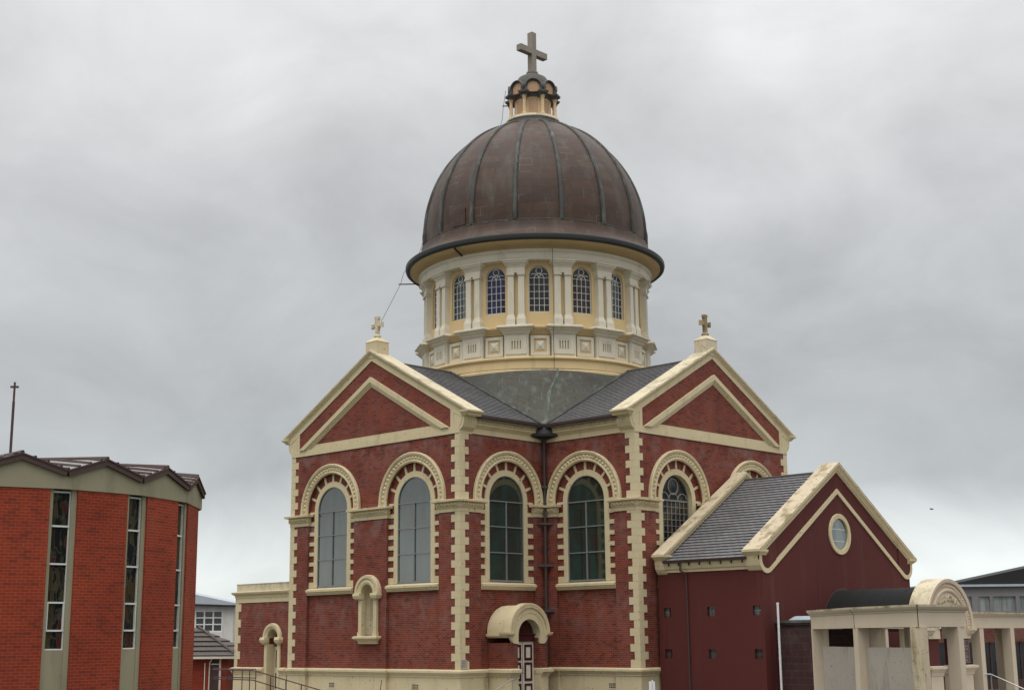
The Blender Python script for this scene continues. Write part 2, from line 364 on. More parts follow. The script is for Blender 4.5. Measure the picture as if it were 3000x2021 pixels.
    def build(s, name, mat, parent=None, smooth=None):
        base = Vector((0, 0, 0))
        if parent is not None:
            q = parent
            while q is not None: base += q.location; q = q.parent
        me = bpy.data.meshes.new(name); me.from_pydata([v-base for v in s.V], [], s.F)
        uvl = me.uv_layers.new(name='UVMap').data
        for pl, uv in zip(me.polygons, s.U):
            if uv:
                for li, q in zip(pl.loop_indices, uv): uvl[li].uv = q
            else:
                nn = pl.normal
                if abs(nn.z) > .985: tx, ty = Vector((1, 0, 0)), Vector((0, 1, 0))
                else:
                    tx = Vector((-nn.y, nn.x, 0)).normalized(); ty = nn.cross(tx)
                    if abs(nn.z) < .05: ty = Vector((0, 0, 1))
                for li in pl.loop_indices:
                    v = s.V[me.loops[li].vertex_index]; uvl[li].uv = (v.dot(tx), v.dot(ty))
        me.materials.append(mat)
        if smooth:
            for pl in me.polygons: pl.use_smooth = True
            me.set_sharp_from_angle(angle=math.radians(smooth))
        o = bpy.data.objects.new(name, me); col.objects.link(o); o.parent = parent
        return o
def tag(o, label=None, cat=None, group=None, kind=None):
    if label: o['label'] = label
    if cat: o['category'] = cat
    if group: o['group'] = group
    if kind: o['kind'] = kind
    return o
def thing(name, loc, label, cat, group=None):
    o = bpy.data.objects.new(name, None); col.objects.link(o); o.location = loc; o.empty_display_size = .3
    return tag(o, label, cat, group)
def arch_poly(ca, half, b0, bs, seg=20):
    return [(ca-half, b0), (ca+half, b0)]+[(ca+half*math.cos(PI*k/seg), bs+half*math.sin(PI*k/seg)) for k in range(seg+1)]
def text_mesh(txt, size, extrude, place, mb):
    """append the letters of txt, one at a time; place(x, y, z) -> world"""
    cu = bpy.data.curves.new('lettering', 'FONT'); cu.body = txt; cu.size = size; cu.extrude = extrude; cu.align_x = 'CENTER'; cu.resolution_u = 2
    ob = bpy.data.objects.new('lettering', cu); col.objects.link(ob)
    dg = bpy.context.evaluated_depsgraph_get(); me = bpy.data.meshes.new_from_object(ob.evaluated_get(dg))
    base = len(mb.V); mb.V.extend(place(v.co.x, v.co.y, v.co.z) for v in me.vertices)
    for pl in me.polygons: mb.f([base+i for i in pl.vertices])
    bpy.data.objects.remove(ob); bpy.data.curves.remove(cu); bpy.data.meshes.remove(me)

# ------------------------------------------------------------------ the ground
g = MB(); g.f([g.p(-1500, -1500, 0), g.p(1500, -1500, 0), g.p(1500, 1500, 0), g.p(-1500, 1500, 0)])
tag(g.build('ground', M['asphalt']), kind='structure')
g = MB()
for x0, x1, y0, y1 in ((-14, -10.9, -14, 16), (-14, -5, -20, -14), (-5, 8, -26, -16.4)):
    g.box(x0, x1, y0, y1, -.2, .06)
tag(g.build('path', M['paving']), kind='structure')
g = MB(); g.box(-44, -15.5, -30, 20, -.3, .05); tag(g.build('lawn', M['grass']), kind='structure')

# ================================================================== BASILICA
L, W = 10.864, 5.6965
ZP, ZB, ZS = 1.62, 11.3, 8.66
BAS = thing('basilica', (0, 0, 0), 'domed brick basilica with cream trim and crosses on its gables', 'church')
F_LG = Frame((-L, 0, 0), (0, -1, 0), (-1, 0, 0))            # left gable
F_RG = Frame((0, -L, 0), (1, 0, 0), (0, -1, 0))             # right gable
MID = -(L+W)/2
F_LS = Frame((MID, -W, 0), (1, 0, 0), (0, -1, 0))           # side wall of the left arm
F_RS = Frame((-W, MID, 0), (0, -1, 0), (-1, 0, 0))          # side wall of the right arm
SL = .545
DR = .14
def recess_notched(u0, u1, ztop, cents, zb):
    """wall outline with arched recesses open at the bottom"""
    pts = [(u0, zb)]
    for c in cents:
        pts += [(c-1.65, zb)]+[(c-1.65*math.cos(PI*k/24), ZS+1.65*math.sin(PI*k/24)) for k in range(25)]+[(c+1.65, zb)]
    return pts+[(u1, zb)]
def build_wall(fr, name, u0, u1, cents, gable, doors=(), bu=(0., 0.)):
    b = MB(fr); poly = recess_notched(u0, u1, 12, cents, .9)
    top = [(u1, 12.3), (0, 15.35), (u0, 12.3)] if gable else [(u1, 12.0), (u0, 12.0)]
    holes = [arch_poly(0, .50, 3.0, 4.85, 12)] if (gable and fr is F_LG) else []
    b.prism(poly+top, -DR, 0, holes)
    back = [(u0+bu[0], .9), (u1-bu[1], .9), (u1-bu[1], 12.0), (u0+bu[0], 12.0)]
    hl = [arch_poly(c, 1.10, 5.2, ZS, 24) for c in cents]
    b.prism(back, -.55, -DR-.001, hl+holes)
    if gable: b.prism([(u0, 12.0), (u1, 12.0), (u1, 12.3), (0, 15.35), (u0, 12.3)], -.6, -DR-.001)
    return b.build(name, M['brick'], BAS)
build_wall(F_LG, 'gable_wall', -W, W, (-2.77, 2.77), True, bu=(.3, .7))
build_wall(F_RG, 'gable_wall', -W, W, (-2.77, 2.77), True, bu=(.7, .3))
HS = (L-W)/2
build_wall(F_LS, 'side_wall', -HS, HS, (.28,), False, bu=(.16, .16))
build_wall(F_RS, 'side_wall', -HS, HS, (-.28,), False, bu=(.16, .16))
# plinth
def wl(fr, pts): return [(fr(u, 0, n).x, fr(u, 0, n).y) for u, n in pts]
gp = [(-W, 0), (-4.42, 0), (-4.42, -DR), (-1.12, -DR), (-1.12, 0), (1.12, 0), (1.12, -DR), (4.42, -DR), (4.42, 0), (W, 0)]
lsp = [(-1.37, 0), (-1.37, -DR), (1.93, -DR), (1.93, 0)]
rsp = [(-1.93, 0), (-1.93, -DR), (1.37, -DR), (1.37, 0)]
path = wl(F_LG, gp)+wl(F_LS, lsp)+[(-W, -W)]+wl(F_RS, rsp)+wl(F_RG, gp)
PPROF = [(-.3, -.2), (.10, -.2), (.10, .18), (.06, .22), (.06, 1.32), (.09, 1.34), (.09, 1.39), (.13, 1.44), (.15, 1.50), (.20, 1.52), (.20, 1.60), (.0, 1.66), (-.3, 1.66)]
MB().plan(path, PPROF).build('plinth', M['cream'], BAS)
# corner quoins
def quoins(cx, cy, sx, sy, z1, z0, first, name='corner_quoins', wa=.49, wb=.27):
    b = MB(); z = z1; k = first
    zs = [z1]; zz = 11.05
    while zz > z0+.05:
        if zz < z1-.05: zs.append(zz)
        zz -= .3125
    zs.append(z0)
    for za, zb_ in zip(zs, zs[1:]):
        lx, ly = (wa, wb) if k else (wb, wa); k = 1-k
        p = .03
        x0, x1 = sorted((cx-sx*p, cx+sx*lx)); y0, y1 = sorted((cy-sy*p, cy+sy*ly))
        b.box(x0, x1, y0, y1, zb_+.004, za-.004)
        b.box(*sorted((cx-sx*(p-.012), cx+sx*(min(lx, ly)-.02))), *sorted((cy-sy*(p-.012), cy+sy*(min(lx, ly)-.02))), zb_-.004, zb_+.004)
    return b.build(name, M['cream'], BAS)
quoins(-L, -W, 1, 1, 11.3, 1.66, 1)
quoins(-L, W, 1, -1, 11.3, 1.66, 1)
quoins(-W, -L, 1, 1, 11.3, 1.66, 0)
quoins(W, -L, -1, 1, 11.3, 1.66, 0)
# string courses with pyramid studs
SPROF = [(-.1, 8.04), (.045, 8.04), (.045, 8.20), (.09, 8.22), (.09, 8.25), (.10, 8.27), (.10, 8.42), (.17, 8.44), (.26, 8.46), (.26, 8.525), (.0, 8.56), (-.1, 8.56)]
def studs(b, pts, out, z0, z1, step=.19, depth=.085):
    for (xa, ya), (xb, yb) in zip(pts, pts[1:]):
        d = Vector((xb-xa, yb-ya)); ln = d.length; d.normalize()
        if ln < .2: continue
        n = max(1, round((ln+2*out*0)/step)); fr = Frame((xa, ya, 0), (d.x, d.y, 0), (d.y, -d.x, 0)); old = b.fr; b.fr = fr
        for k in range(n): b.pyr(ln*k/n+.008, ln*(k+1)/n-.008, z0, z1, out, out+depth)
        b.fr = old
strings = [wl(F_LG, [(-W+.0, -.3), (-W, 0), (-4.42, 0), (-4.42, -.1)]),
           wl(F_LG, [(-1.12, -.1), (-1.12, 0), (1.12, 0), (1.12, -.1)]),
           wl(F_LG, [(4.42, -.1), (4.42, 0)])+[(-L, -W)]+wl(F_LS, [(-1.37, 0), (-1.37, -.1)]),
           wl(F_LS, [(1.93, -.1), (1.93, 0)])+[(-W, -W)]+wl(F_RS, [(-1.93, 0), (-1.93, -.1)]),
           wl(F_RS, [(1.37, -.1), (1.37, 0)])+[(-W, -L)]+wl(F_RG, [(-4.42, 0), (-4.42, -.1)]),
           wl(F_RG, [(-1.12, -.1), (-1.12, 0), (1.12, 0), (1.12, -.1)]),
           wl(F_RG, [(4.42, -.1), (4.42, 0), (W, 0), (W, -.3)])]
for pts in strings:
    b = MB().plan(pts, SPROF); studs(b, pts, .10, 8.255, 8.43, .2, .13)
    o = b.build('string_course', M['cream'], BAS)
    MB().plan(pts, [(-.05, 8.53), (.265, 8.532), (.24, 8.55), (.0, 8.58), (-.05, 8.58)]).build('weathering', M['cream_old'], o)
# arched windows
def window(fr, uc, style, pane_mat, zbot=5.2):
    b = MB(fr)
    b.ring(uc, ZS, [(1.05, -.42), (1.3, -.3), (1.3, -DR+.05), (1.05, -DR+.05)], seg=32)
    for s in (-1, 1):
        b.box(*sorted((uc+s*1.05, uc+s*1.3)), 5.2, ZS, -.42, -DR+.05)
        for k in range(7):
            zt = ZS-.4585*k
            b.box(*sorted((uc+s*1.3, uc+s*1.648)), zt-.175 if k else zt-.1, zt, -.2, -DR+.047)
        b.box(*sorted((uc+s*1.3, uc+s*1.648)), 5.2, 5.46, -.2, -DR+.047)
    for k in range(1, 8):
        t = PI*k/8; c, s_ = math.cos(t), math.sin(t); h = .055
        loc = [(r*c-e*s_, r*s_+e*c) for r, e in ((1.29, -h), (1.67, -h), (1.67, h), (1.29, h))]
        b.prism([(uc+x, ZS+z) for x, z in loc], -.2, -DR+.045)
    win = b.build('arched_window', M['cream'], BAS)
    a = MB(fr)
    prof = [(1.652, -.10), (1.652, .06), (1.72, .10), (1.77, .06), (1.95, .06), (1.97, .12), (2.06, .15), (2.10, .12), (2.10, -.05)]
    a.ring(uc, ZS, prof, seg=40)
    for s in (-1, 1):
        a.sweep([(uc+s*0, 8.55), (uc+s*0, ZS)] if False else [(0, 8.55), (0, ZS)], [(0, 0), (0, 0.001), (.001, 0)]) if False else None
        for r0_, r1_, c_ in ((1.652, 1.77, .08), (1.77, 1.95, .06), (1.95, 2.10, .135)):
            a.box(*sorted((uc+s*r0_, uc+s*r1_)), 8.52, ZS, -.05, c_)
    for k in range(30):
        t0, t1 = PI*(k+.06)/30, PI*(k+.94)/30
        q = [a.p(uc+r*math.cos(t), ZS+r*math.sin(t), .06) for r, t in ((1.785, t0), (1.94, t0), (1.94, t1), (1.785, t1))]
        tm = (t0+t1)/2; ap = a.p(uc+1.8625*math.cos(tm), ZS+1.8625*math.sin(tm), .135)
        for j in range(4): a.f([q[j], q[(j+1) % 4], ap])
    a.build('archivolt', M['cream'], win)
    s = MB(fr)
    e = 1.70 if style == 'side' else 1.65
    s.prism([(0, 0), (0, 0), (0, 0)], 0, 0) if False else None
    sp = [(-.45, 5.26), (-.09, 5.18), (.06, 5.12), (.10, 5.11), (.10, 5.02), (.05, 4.99), (.04, 4.94), (.0, 4.93), (.0, 4.88), (-.16, 4.88), (-.45, 4.95)]
    q = [[s.p(uc+sg*(1.645), z, c) for c, z in sp] for sg in (-1, 1)]
    n = len(sp)
    for j in range(n): s.f([q[0][j], q[0][(j+1) % n], q[1][(j+1) % n], q[1][j]])
    s.f(q[0]); s.f(q[1][::-1]); s.build('sill', M['cream'], win)
    dp_ = .0 if style == 'leaded' else .195
    p = MB(fr); ap_ = arch_poly(uc, 1.08, 5.2, ZS, 32); p.prism(ap_, -.36+dp_, -.345+dp_); p.build('pane', pane_mat, win)
    h = MB(fr); c0, c1 = -.345+dp_, -.30+dp_
    h.ring(uc, ZS, [(1.015, c0), (1.06, c0), (1.06, c1), (1.015, c1)], seg=32)
    for sg in (-1, 1): h.box(*sorted((uc+sg*1.015, uc+sg*1.06)), 5.22, ZS, c0, c1)
    h.box(uc-1.05, uc+1.05, 5.22, 5.29, c0, c1)
    if style != 'leaded':
        for z in (8.60, 7.52, 6.43): h.box(uc-1.02, uc+1.02, z-.022, z+.022, c0, c1+.012)
        h.box(uc-.025, uc+.025, 5.28, 8.58, c0, c1+.006)
        h.build('glazing_bars', M['frame'], win)
    else:
        for k in range(1, 7): u = uc-1.02+2.04*k/7; h.box(u-.012, u+.012, 5.28, 8.6, c0, c1-.01)
        for k in range(13): z = 5.36+k*.27; h.box(uc-1.03, uc+1.03, z-.012, z+.012, c0, c1-.014)
        h.box(uc-1.03, uc+1.03, 8.58, 8.64, c0, c1)
        h.ring(uc, 9.22, [(.32, c0), (.36, c0), (.36, c1), (.32, c1)], 0, 2*PI, 24, True)
        for cc, a0, a1 in ((uc-.64, 0, PI*.5), (uc+.64, PI*.5, PI), (uc, 0, PI), (uc-.64, PI*.5, PI*.9), (uc+.64, PI*.1, PI*.5)):
            h.ring(cc, 8.62, [(.30, c0), (.335, c0), (.335, c1-.005), (.30, c1-.005)], a0, a1, 14)
        h.build('glazing_bars', M['leadbar'], win)
    return win
for uc in (-2.77, 2.77): window(F_LG, uc, 'plain', M['glassgrey'])
window(F_LS, .28, 'side', M['glassshaded']); window(F_RS, -.28, 'side', M['glassshaded'])
for uc in (-2.77, 2.77): window(F_RG, uc, 'leaded', M['glassleaded'])
# pediment trim: band, chevron, frieze, kneelers, coping
for fr in (F_LG, F_RG):
    b = MB(fr)
    b.box(-W-.03, W+.03, ZB, 11.58, -.05, .055)
    b.prism([(-4.55, 11.578), (4.55, 11.578), (4.1, 11.78), (-4.1, 11.78)], -.05, .012)
    zz = [(-W, ZB), (W, ZB)]
    sl_ = (14.42-11.58)/5.10
    ca_ = math.cos(math.atan(sl_))
    for d0_, d1_, c_ in ((0, .20, .13), (.20, .255, .095), (.255, .31, .065), (.31, .35, .04), (.35, .385, .022)):
        za, zb2 = 14.42-d0_/ca_, 14.42-d1_/ca_; xa_, xb_ = (za-11.582)/sl_, (zb2-11.582)/sl_
        b.prism([(-xa_, 11.582), (-xb_, 11.582), (0, zb2), (xb_, 11.582), (xa_, 11.582), (0, za)], -.05, c_)
    # raking frieze below the coping
    fp = [(.10, -.05), (.10, .035), (.36, .035), (.36, -.05)]
    b.sweep([(-5.9, 15.58-5.9*SL), (0, 15.58), (5.9, 15.58-5.9*SL)], fp)
    for s in (-1, 1):
        b.box(*sorted((s*5.17, s*5.27)), 11.58, 12.38, -.05, .036)
    b.build('pediment_trim', M['cream'], BAS)
    for s in (-1, 1):
        pts = [(5.18, 11.30), (W+.03, 11.30), (W+.035, 11.42), (5.80, 11.46), (5.90, 11.55), (5.97, 11.70), (6.0, 11.9), (6.0, 11.96), (6.12, 12.0), (6.16, 12.06), (6.30, 12.12), (6.33, 12.2), (6.12, 12.26), (5.18, 12.60)]
        pts = pts if s > 0 else [(-x, z) for x, z in pts[::-1]]
        k = MB(fr).prism(pts, -.72, .034)
        tri = [(5.36, 11.50), (5.62, 11.52), (5.80, 11.72), (5.86, 11.98), (5.36, 12.24)]
        tri = [(s*x, z) for x, z in tri]
        if s < 0: tri = tri[::-1]
        k.sweep(tri, [(-.02, .03), (-.02, .05), (.03, .05), (.03, .03)], None, True)
        # flutes on the cheek
        for j in range(4):
            cc = -.10-.15*j
            fp_ = [(5.72, 11.44), (5.82, 11.50), (5.92, 11.60), (6.0, 11.74), (6.025, 11.9), (5.9, 11.9), (5.8, 11.6)]
            fp_ = [(s*x, z) for x, z in fp_]
            if s < 0: fp_ = fp_[::-1]
            k.prism(fp_, cc-.10, cc)
        k.loft([(*sorted((s*5.9, s*6.06)), -.73, .06, 11.98), (*sorted((s*5.9, s*6.16)), -.74, .10, 12.02), (*sorted((s*5.9, s*6.20)), -.74, .12, 12.06), (*sorted((s*5.9, s*6.34)), -.76, .17, 12.12), (*sorted((s*5.9, s*6.38)), -.76, .185, 12.15), (*sorted((s*5.9, s*6.38)), -.76, .185, 12.21)])
        k.build('kneeler', M['cream'], BAS)
    c = MB(fr)
    T = 15.66
    c.sweep([(-6.34, T-6.34*SL), (0, T), (6.34, T-6.34*SL)], [(0, -.74), (0.0, .16), (.05, .17), (.08, .16), (.10, .13), (.16, .09), (.20, .05), (.24, .04), (.24, -.74)])
    c.build('raking_coping', M['cream'], BAS)
    c2 = MB(fr)
    c2.sweep([(-6.36, T-6.36*SL), (0, T), (6.36, T-6.36*SL)], [(-.012, -.75), (-.012, .165), (.012, .172), (.012, -.75)])
    c2.build('coping_top', M['cream_old'], BAS)
# crosses on the two gables
def gable_cross(fr, mat, mat2):
    b = MB(fr); b.loft([(-.38, .38, -.66, .06, 15.30), (-.38, .38, -.66, .06, 16.03), (-.40, .40, -.68, .08, 16.05), (-.34, .34, -.62, .02, 16.11), (-.16, .16, -.46, -.14, 16.27)])
    b.build('cross_pedestal', mat2, BAS)
    c = MB(fr); cc = -.3
    c.V and None
    bulb = [(0, 16.24), (.11, 16.25), (.17, 16.31), (.17, 16.37), (.11, 16.43), (.08, 16.45), (0, 16.45)]
    ctr = fr(0, 0, cc)
    c.lathe(bulb, seg=16, c=(ctr.x, ctr.y))
    c.box(-.085, .085, 16.44, 17.2, cc-.08, cc+.08)
    for s in (-1, 1): c.prism([(s*.085, 16.78), (s*.3, 16.76), (s*.36, 16.72), (s*.36, 16.97), (s*.3, 16.93), (s*.085, 16.91)][::s], cc-.075, cc+.075)
    c.prism([(-.085, 17.1), (.085, 17.1), (.13, 17.16), (.13, 17.26), (-.13, 17.26), (-.13, 17.16)], cc-.078, cc+.078)
    for s in (-1, 1): c.prism([(s*.085, 16.62), (s*.15, 16.78), (s*.085, 16.78)][::s], cc-.06, cc+.06)
    return c.build('gable_cross', mat, BAS)
gable_cross(F_LG, M['cream_old'], M['cream'])['label'] = 'pale cream gable cross'
gable_cross(F_RG, M['lichen'], M['cream_old'])['label'] = 'brown lichen covered gable cross'
# eaves cornice along the side walls + gutter
CPROF = [(-.1, 11.33), (.045, 11.33), (.045, 11.47), (.03, 11.48), (.03, 11.55), (.10, 11.62), (.16, 11.68), (.20, 11.69), (.20, 11.75), (.17, 11.76), (.17, 11.93), (.25, 11.94), (.25, 11.98), (-.1, 11.98)]
eaves = wl(F_LS, [(-HS+.66, 0)])+[(-W, -W)]+wl(F_RS, [(HS-.66, 0)])
b = MB().plan(eaves, CPROF); studs(b, eaves, .17, 11.77, 11.92, .21, .10); b.build('eaves_cornice', M['cream'], BAS)
MB().plan(eaves, [(.25, 11.96), (.36, 11.95), (.42, 12.0), (.43, 12.09), (.40, 12.09), (.38, 12.03), (.25, 12.03)]).build('eaves_gutter', M['brownmetal'], BAS)
# roofs: rows of slates with real laps
def slate_rows(b, n, p0, p1, q0, q1, lap=.03):
    """p0-p1 eave ends, q0-q1 ridge ends"""
    p0, p1, q0, q1 = map(Vector, (p0, p1, q0, q1)); nrm = (p1-p0).cross(q0-p0).normalized()
    if nrm.z < 0: nrm = -nrm
    for k in range(n):
        t0, t1 = k/n, (k+1.0)/n
        a, c = p0.lerp(q0, t0), p1.lerp(q1, t0); d, e_ = p0.lerp(q0, t1), p1.lerp(q1, t1)
        i = b.add([a+nrm*lap, c+nrm*lap, e_+nrm*.002, d+nrm*.002, a, c])
        wd = (c-a).length; h = (d-a).length; of = random.uniform(-.03, .03)
        b.f([i, i+1, i+2, i+3], [(of, k*h), (of+wd, k*h), (of+wd, k*h+h*.985), (of, k*h+h*.985)])
        b.f([i+4, i+5, i+1, i])
RZ, RS, RE = 15.24, .535, 6.10
def arm_roof(sx, swap, x0=10.25, x1=5.92):
    b = MB(); f = (lambda x, y, z: (y, x, z)) if swap else (lambda x, y, z: (x, y, z))
    for s in (-1, 1):
        slate_rows(b, 30, f(sx*x0, s*RE, RZ-RS*RE), f(sx*x1, s*RE, RZ-RS*RE), f(sx*x0, 0, RZ), f(sx*x1, 0, RZ))
        i = b.add([Vector(f(sx*x0, s*RE, RZ-RS*RE-.06)), Vector(f(sx*x1, s*RE, RZ-RS*RE-.06)), Vector(f(sx*x1, 0, RZ-.06)), Vector(f(sx*x0, 0, RZ-.06))]); b.f([i, i+1, i+2, i+3])
    o = b.build('slate_roof', M['slate'], BAS)
    MB().tube([Vector(f(sx*x0, 0, RZ+.02)), Vector(f(sx*x1, 0, RZ+.02))], .07, 8).build('ridge_capping', M['lead'], o)
arm_roof(-1, False); arm_roof(-1, True); arm_roof(1, False, 10.9); arm_roof(1, True, 10.9)
b = MB(); b.box(5.4, 10.9, -W, W, 0, 12); b.box(-W, W, 5.4, 10.9, 0, 12.001)
for sw in (0, 1):
    b.fr = (lambda a, z, c: Vector((c, a, z))) if sw else (lambda a, z, c: Vector((a, c, z)))
    b.prism([(-W, 12.0), (W, 12.0), (0, 15.1)], 5.4, 10.9)
b.build('rear_arm_wall', M['brick'], BAS)
# copper pendentive skirt between arms and drum
b = MB(); SQ = 6.0; nA, nT = 96, 6; grid = []
for i in range(nA+1):
    a = 2*PI*i/nA; c, s = math.cos(a), math.sin(a); k = SQ/max(abs(c), abs(s)); ox, oy = k*c, k*s
    oz = RZ-RS*min(abs(ox), abs(oy))+.03
    row = []
    for j in range(nT+1):
        t = j/nT; x = ox+(5.9*c-ox)*t; y = oy+(5.9*s-oy)*t; z = oz+(15.14-oz)*t
        row.append((b.add([Vector((x, y, z-.0))]), (a*5.2, t*3.6)))
    grid.append(row)
for i in range(nA):
    for j in range(nT):
        q = [grid[i][j], grid[i+1][j], grid[i+1][j+1], grid[i][j+1]]; b.f([v for v, _ in q], [u for _, u in q])
pend = b.build('pendentive_roof', M['coppergreen'], BAS, 40)
f_ = MB()
for pa, pb in (((-6.02, -6.02, 12.06), (-6.02, -.2, 15.17)), ((-6.02, -6.02, 12.06), (-.2, -6.02, 15.17))):
    f_.tube([pa, pb], .085, 6)
f_.build('valley_flashing', M['copperdark'], pend)
# pale run-off streak left by the cable
f_ = MB(); stk = []
for t in [k/24 for k in range(25)]:
    a = math.radians(225+ (8.5*max(0, t-.15)**.9 if t > .15 else 0) + .8*math.sin(9*t))
    c, s = math.cos(a), math.sin(a); k = SQ/max(abs(c), abs(s)); ox, oy = k*c, k*s; oz = RZ-RS*min(abs(ox), abs(oy))+.03
    p = Vector((ox+(5.9*c-ox)*t, oy+(5.9*s-oy)*t, oz+(15.14-oz)*t)); wv = (.075+.03*math.sin(17*t)+.02*math.sin(41*t))*(1.25-.7*t)
    side = Vector((-s, c, 0)); nr = Vector((c*.75, s*.75, .66)); stk.append((f_.add([p-side*wv+nr*.012, p+side*wv+nr*.012])))
for a, c in zip(stk, stk[1:]): f_.f([a, a+1, c+1, c])
f_.build('verdigris_streak', M['patina'], pend)

# ------------------------------------------------------------------ drum
b = MB()
b.lathe([(5.55, 14.9), (5.98, 14.9), (5.98, 15.05), (5.90, 15.12), (5.88, 15.5), (5.93, 15.56), (5.98, 15.60), (5.98, 15.66), (5.90, 15.72), (5.5, 15.74), (5.5, 16.80), (5.60, 16.84), (5.63, 16.93), (5.70, 16.95), (5.74, 17.04), (5.82, 17.06), (5.85, 17.14), (5.45, 17.26), (5.1, 17.27)], seg=96)
drum = b.build('drum_base', M['yellow'], BAS, 25)
vis = lambda d: math.cos(math.radians(d-223)) > -.25
D0 = 5.42; HC = D0*math.tan(PI/16)
gl = {202.5: 'glassblue', 225.0: 'glassbrown', 247.5: 'glassred', 270.0: 'glassgreen', 180.0: 'glassgreen', 157.5: 'glassbrown', 292.5: 'glassbrown'}
dw = MB()
for k in range(16):
    fr = ang_frame(22.5*k); dw.fr = fr
    dw.prism([(-HC, 17.2), (HC, 17.2), (HC, 20.6), (-HC, 20.6)], 5.12, D0, [arch_poly(0, .50, 17.93, 19.70, 16)])
dw.build('drum_wall', M['yellow'], BAS)
for k in range(16):
    d = 22.5*k
    if not vis(d): continue
    fr = ang_frame(d)
    p = MB(fr).prism(arch_poly(0, .52, 17.9, 19.7, 16), 5.27, 5.285).build('drum_window', M[gl.get(d, 'glassbrown')], BAS)
    h = MB(fr); c0, c1 = 5.285, 5.32
    h.ring(0, 19.7, [(.46, c0), (.51, c0), (.51, c1), (.46, c1)], seg=16)
    for s in (-1, 1): h.box(*sorted((s*.46, s*.51)), 17.9, 19.7, c0, c1)
    h.box(-.5, .5, 17.92, 17.98, c0, c1)
    for j in (-1, 0, 1): h.box(j*.235-.012, j*.235+.012, 17.95, 19.6, c0, c1)
    for j in range(5): z = 18.28+j*.335; h.box(-.48, .48, z-.011, z+.011, c0, c1-.004)
    h.ring(0, 19.98, [(.13, c0), (.16, c0), (.16, c1), (.13, c1)], 0, 2*PI, 18, True)
    for j in (-.235, 0, .235): h.ring(j, 19.6, [(.205, c0), (.235, c0), (.235, c1-.002), (.205, c1-.002)], (0 if j <= 0 else .9) if j else 0, (PI if j >= 0 else PI-.9) if j else PI, 10)
    h.build('glazing_bars', M['bar'], p)
    # panel of the drum base
    fr_ = MB(fr); fr_.prism([(-.445, 15.80), (.445, 15.80), (.445, 16.76), (-.445, 16.76)], 5.40, 5.64, [[(-.30, 15.95), (.30, 15.95), (.30, 16.61), (-.30, 16.61)]])
    fr_.box(-.21, .21, 16.06, 16.50, 5.4, 5.60); fr_.pyr(-.21, .21, 16.06, 16.50, 5.60, 5.70)
    pn = fr_.build('diamond_panel', M['white'], BAS)
    MB(fr).box(-.31, .31, 15.94, 16.62, 5.4, 5.575).build('panel_field', M['yellow'], pn)
for k in range(16):
    d = 22.5*k+11.25
    if not vis(d): continue
    fr = ang_frame(d)
    b = MB(fr)
    for u in (-.25, .25):
        b.loft([(u-.215, u+.215, 5.2, 5.78, 17.15), (u-.215, u+.215, 5.2, 5.78, 17.55), (u-.15, u+.15, 5.2, 5.71, 17.78), (u-.145, u+.145, 5.2, 5.70, 19.68)])
        b.loft([(u-.19, u+.19, 5.2, 5.76, 19.68), (u-.20, u+.20, 5.2, 5.77, 19.76)])
        b.loft([(u-.16, u+.16, 5.2, 5.72, 19.76), (u-.16, u+.16, 5.2, 5.72, 19.80)])
    pil = b.build('pilaster_pair', M['white'], BAS)
    c = MB(fr)
    c.loft([(-.44, .44, 5.2, 5.72, 19.80), (-.44, .44, 5.2, 5.72, 20.08), (-.47, .47, 5.2, 5.75, 20.10), (-.47, .47, 5.2, 5.75, 20.14), (-.52, .52, 5.2, 5.80, 20.18), (-.53, .53, 5.2, 5.81, 20.24), (-.58, .58, 5.2, 5.88, 20.26), (-.60, .60, 5.2, 5.90, 20.33), (-.64, .64, 5.2, 5.94, 20.35), (-.64, .64, 5.2, 5.94, 20.40)])
    c.build('capital', M['white'], pil)
    p = MB(fr)
    p.box(-.575, .575, 15.74, 16.80, 5.2, 5.66); p.prism([(-.575, 15.74), (.575, 15.74), (.575, 16.80), (-.575, 16.80)], 5.659, 5.73, [[(-.31, 16.02), (.31, 16.02), (.31, 16.60), (-.31, 16.60)]])
    p.prism([(-.49, 15.86), (.49, 15.86), (.49, 16.74), (-.49, 16.74)], 5.72, 5.77, [[(-.30, 16.03), (.30, 16.03), (.30, 16.59), (-.30, 16.59)]])
    for j in range(5): u = -.26+.13*j; p.box(u-.034, u+.034, 16.02, 16.60, 5.65, 5.755)
    p.box(-.31, .31, 16.50, 16.60, 5.65, 5.756); p.box(-.31, .31, 16.02, 16.10, 5.65, 5.756)
    p.loft([(-.575, .575, 5.2, 5.74, 16.80), (-.61, .61, 5.2, 5.78, 16.84), (-.66, .66, 5.2, 5.83, 16.88), (-.66, .66, 5.2, 5.83, 16.93), (-.76, .76, 5.2, 5.94, 16.99), (-.78, .78, 5.2, 5.96, 17.04), (-.86, .86, 5.2, 6.05, 17.08), (-.90, .90, 5.2, 6.10, 17.10), (-.90, .90, 5.2, 6.10, 17.16), (-.80, .80, 5.2, 5.9, 17.24)])
    ped = p.build('pedestal', M['white'], BAS)
    MB(fr).box(-.30, .30, 16.03, 16.59, 5.6, 5.668).build('slot_panel', M['yellow'], ped)
b = MB().lathe([(5.4, 20.40), (5.84, 20.40), (5.85, 20.48), (5.87, 20.52), (5.87, 20.72), (5.92, 20.76), (5.97, 20.82), (5.97, 20.88), (5.7, 20.92)], seg=96)
b.build('drum_frieze', M['white'], BAS, 25)
b = MB().lathe([(5.70, 20.90), (5.74, 21.00), (5.85, 21.10), (6.05, 21.17), (6.30, 21.20), (6.46, 21.21), (6.46, 21.3)], seg=96)
b.build('eaves_cove', M['yellow'], BAS, 30)
b = MB().lathe([(6.42, 21.20), (6.56, 21.18), (6.63, 21.24), (6.655, 21.34), (6.645, 21.44), (6.60, 21.48), (6.55, 21.47), (6.40, 21.50)], seg=128)
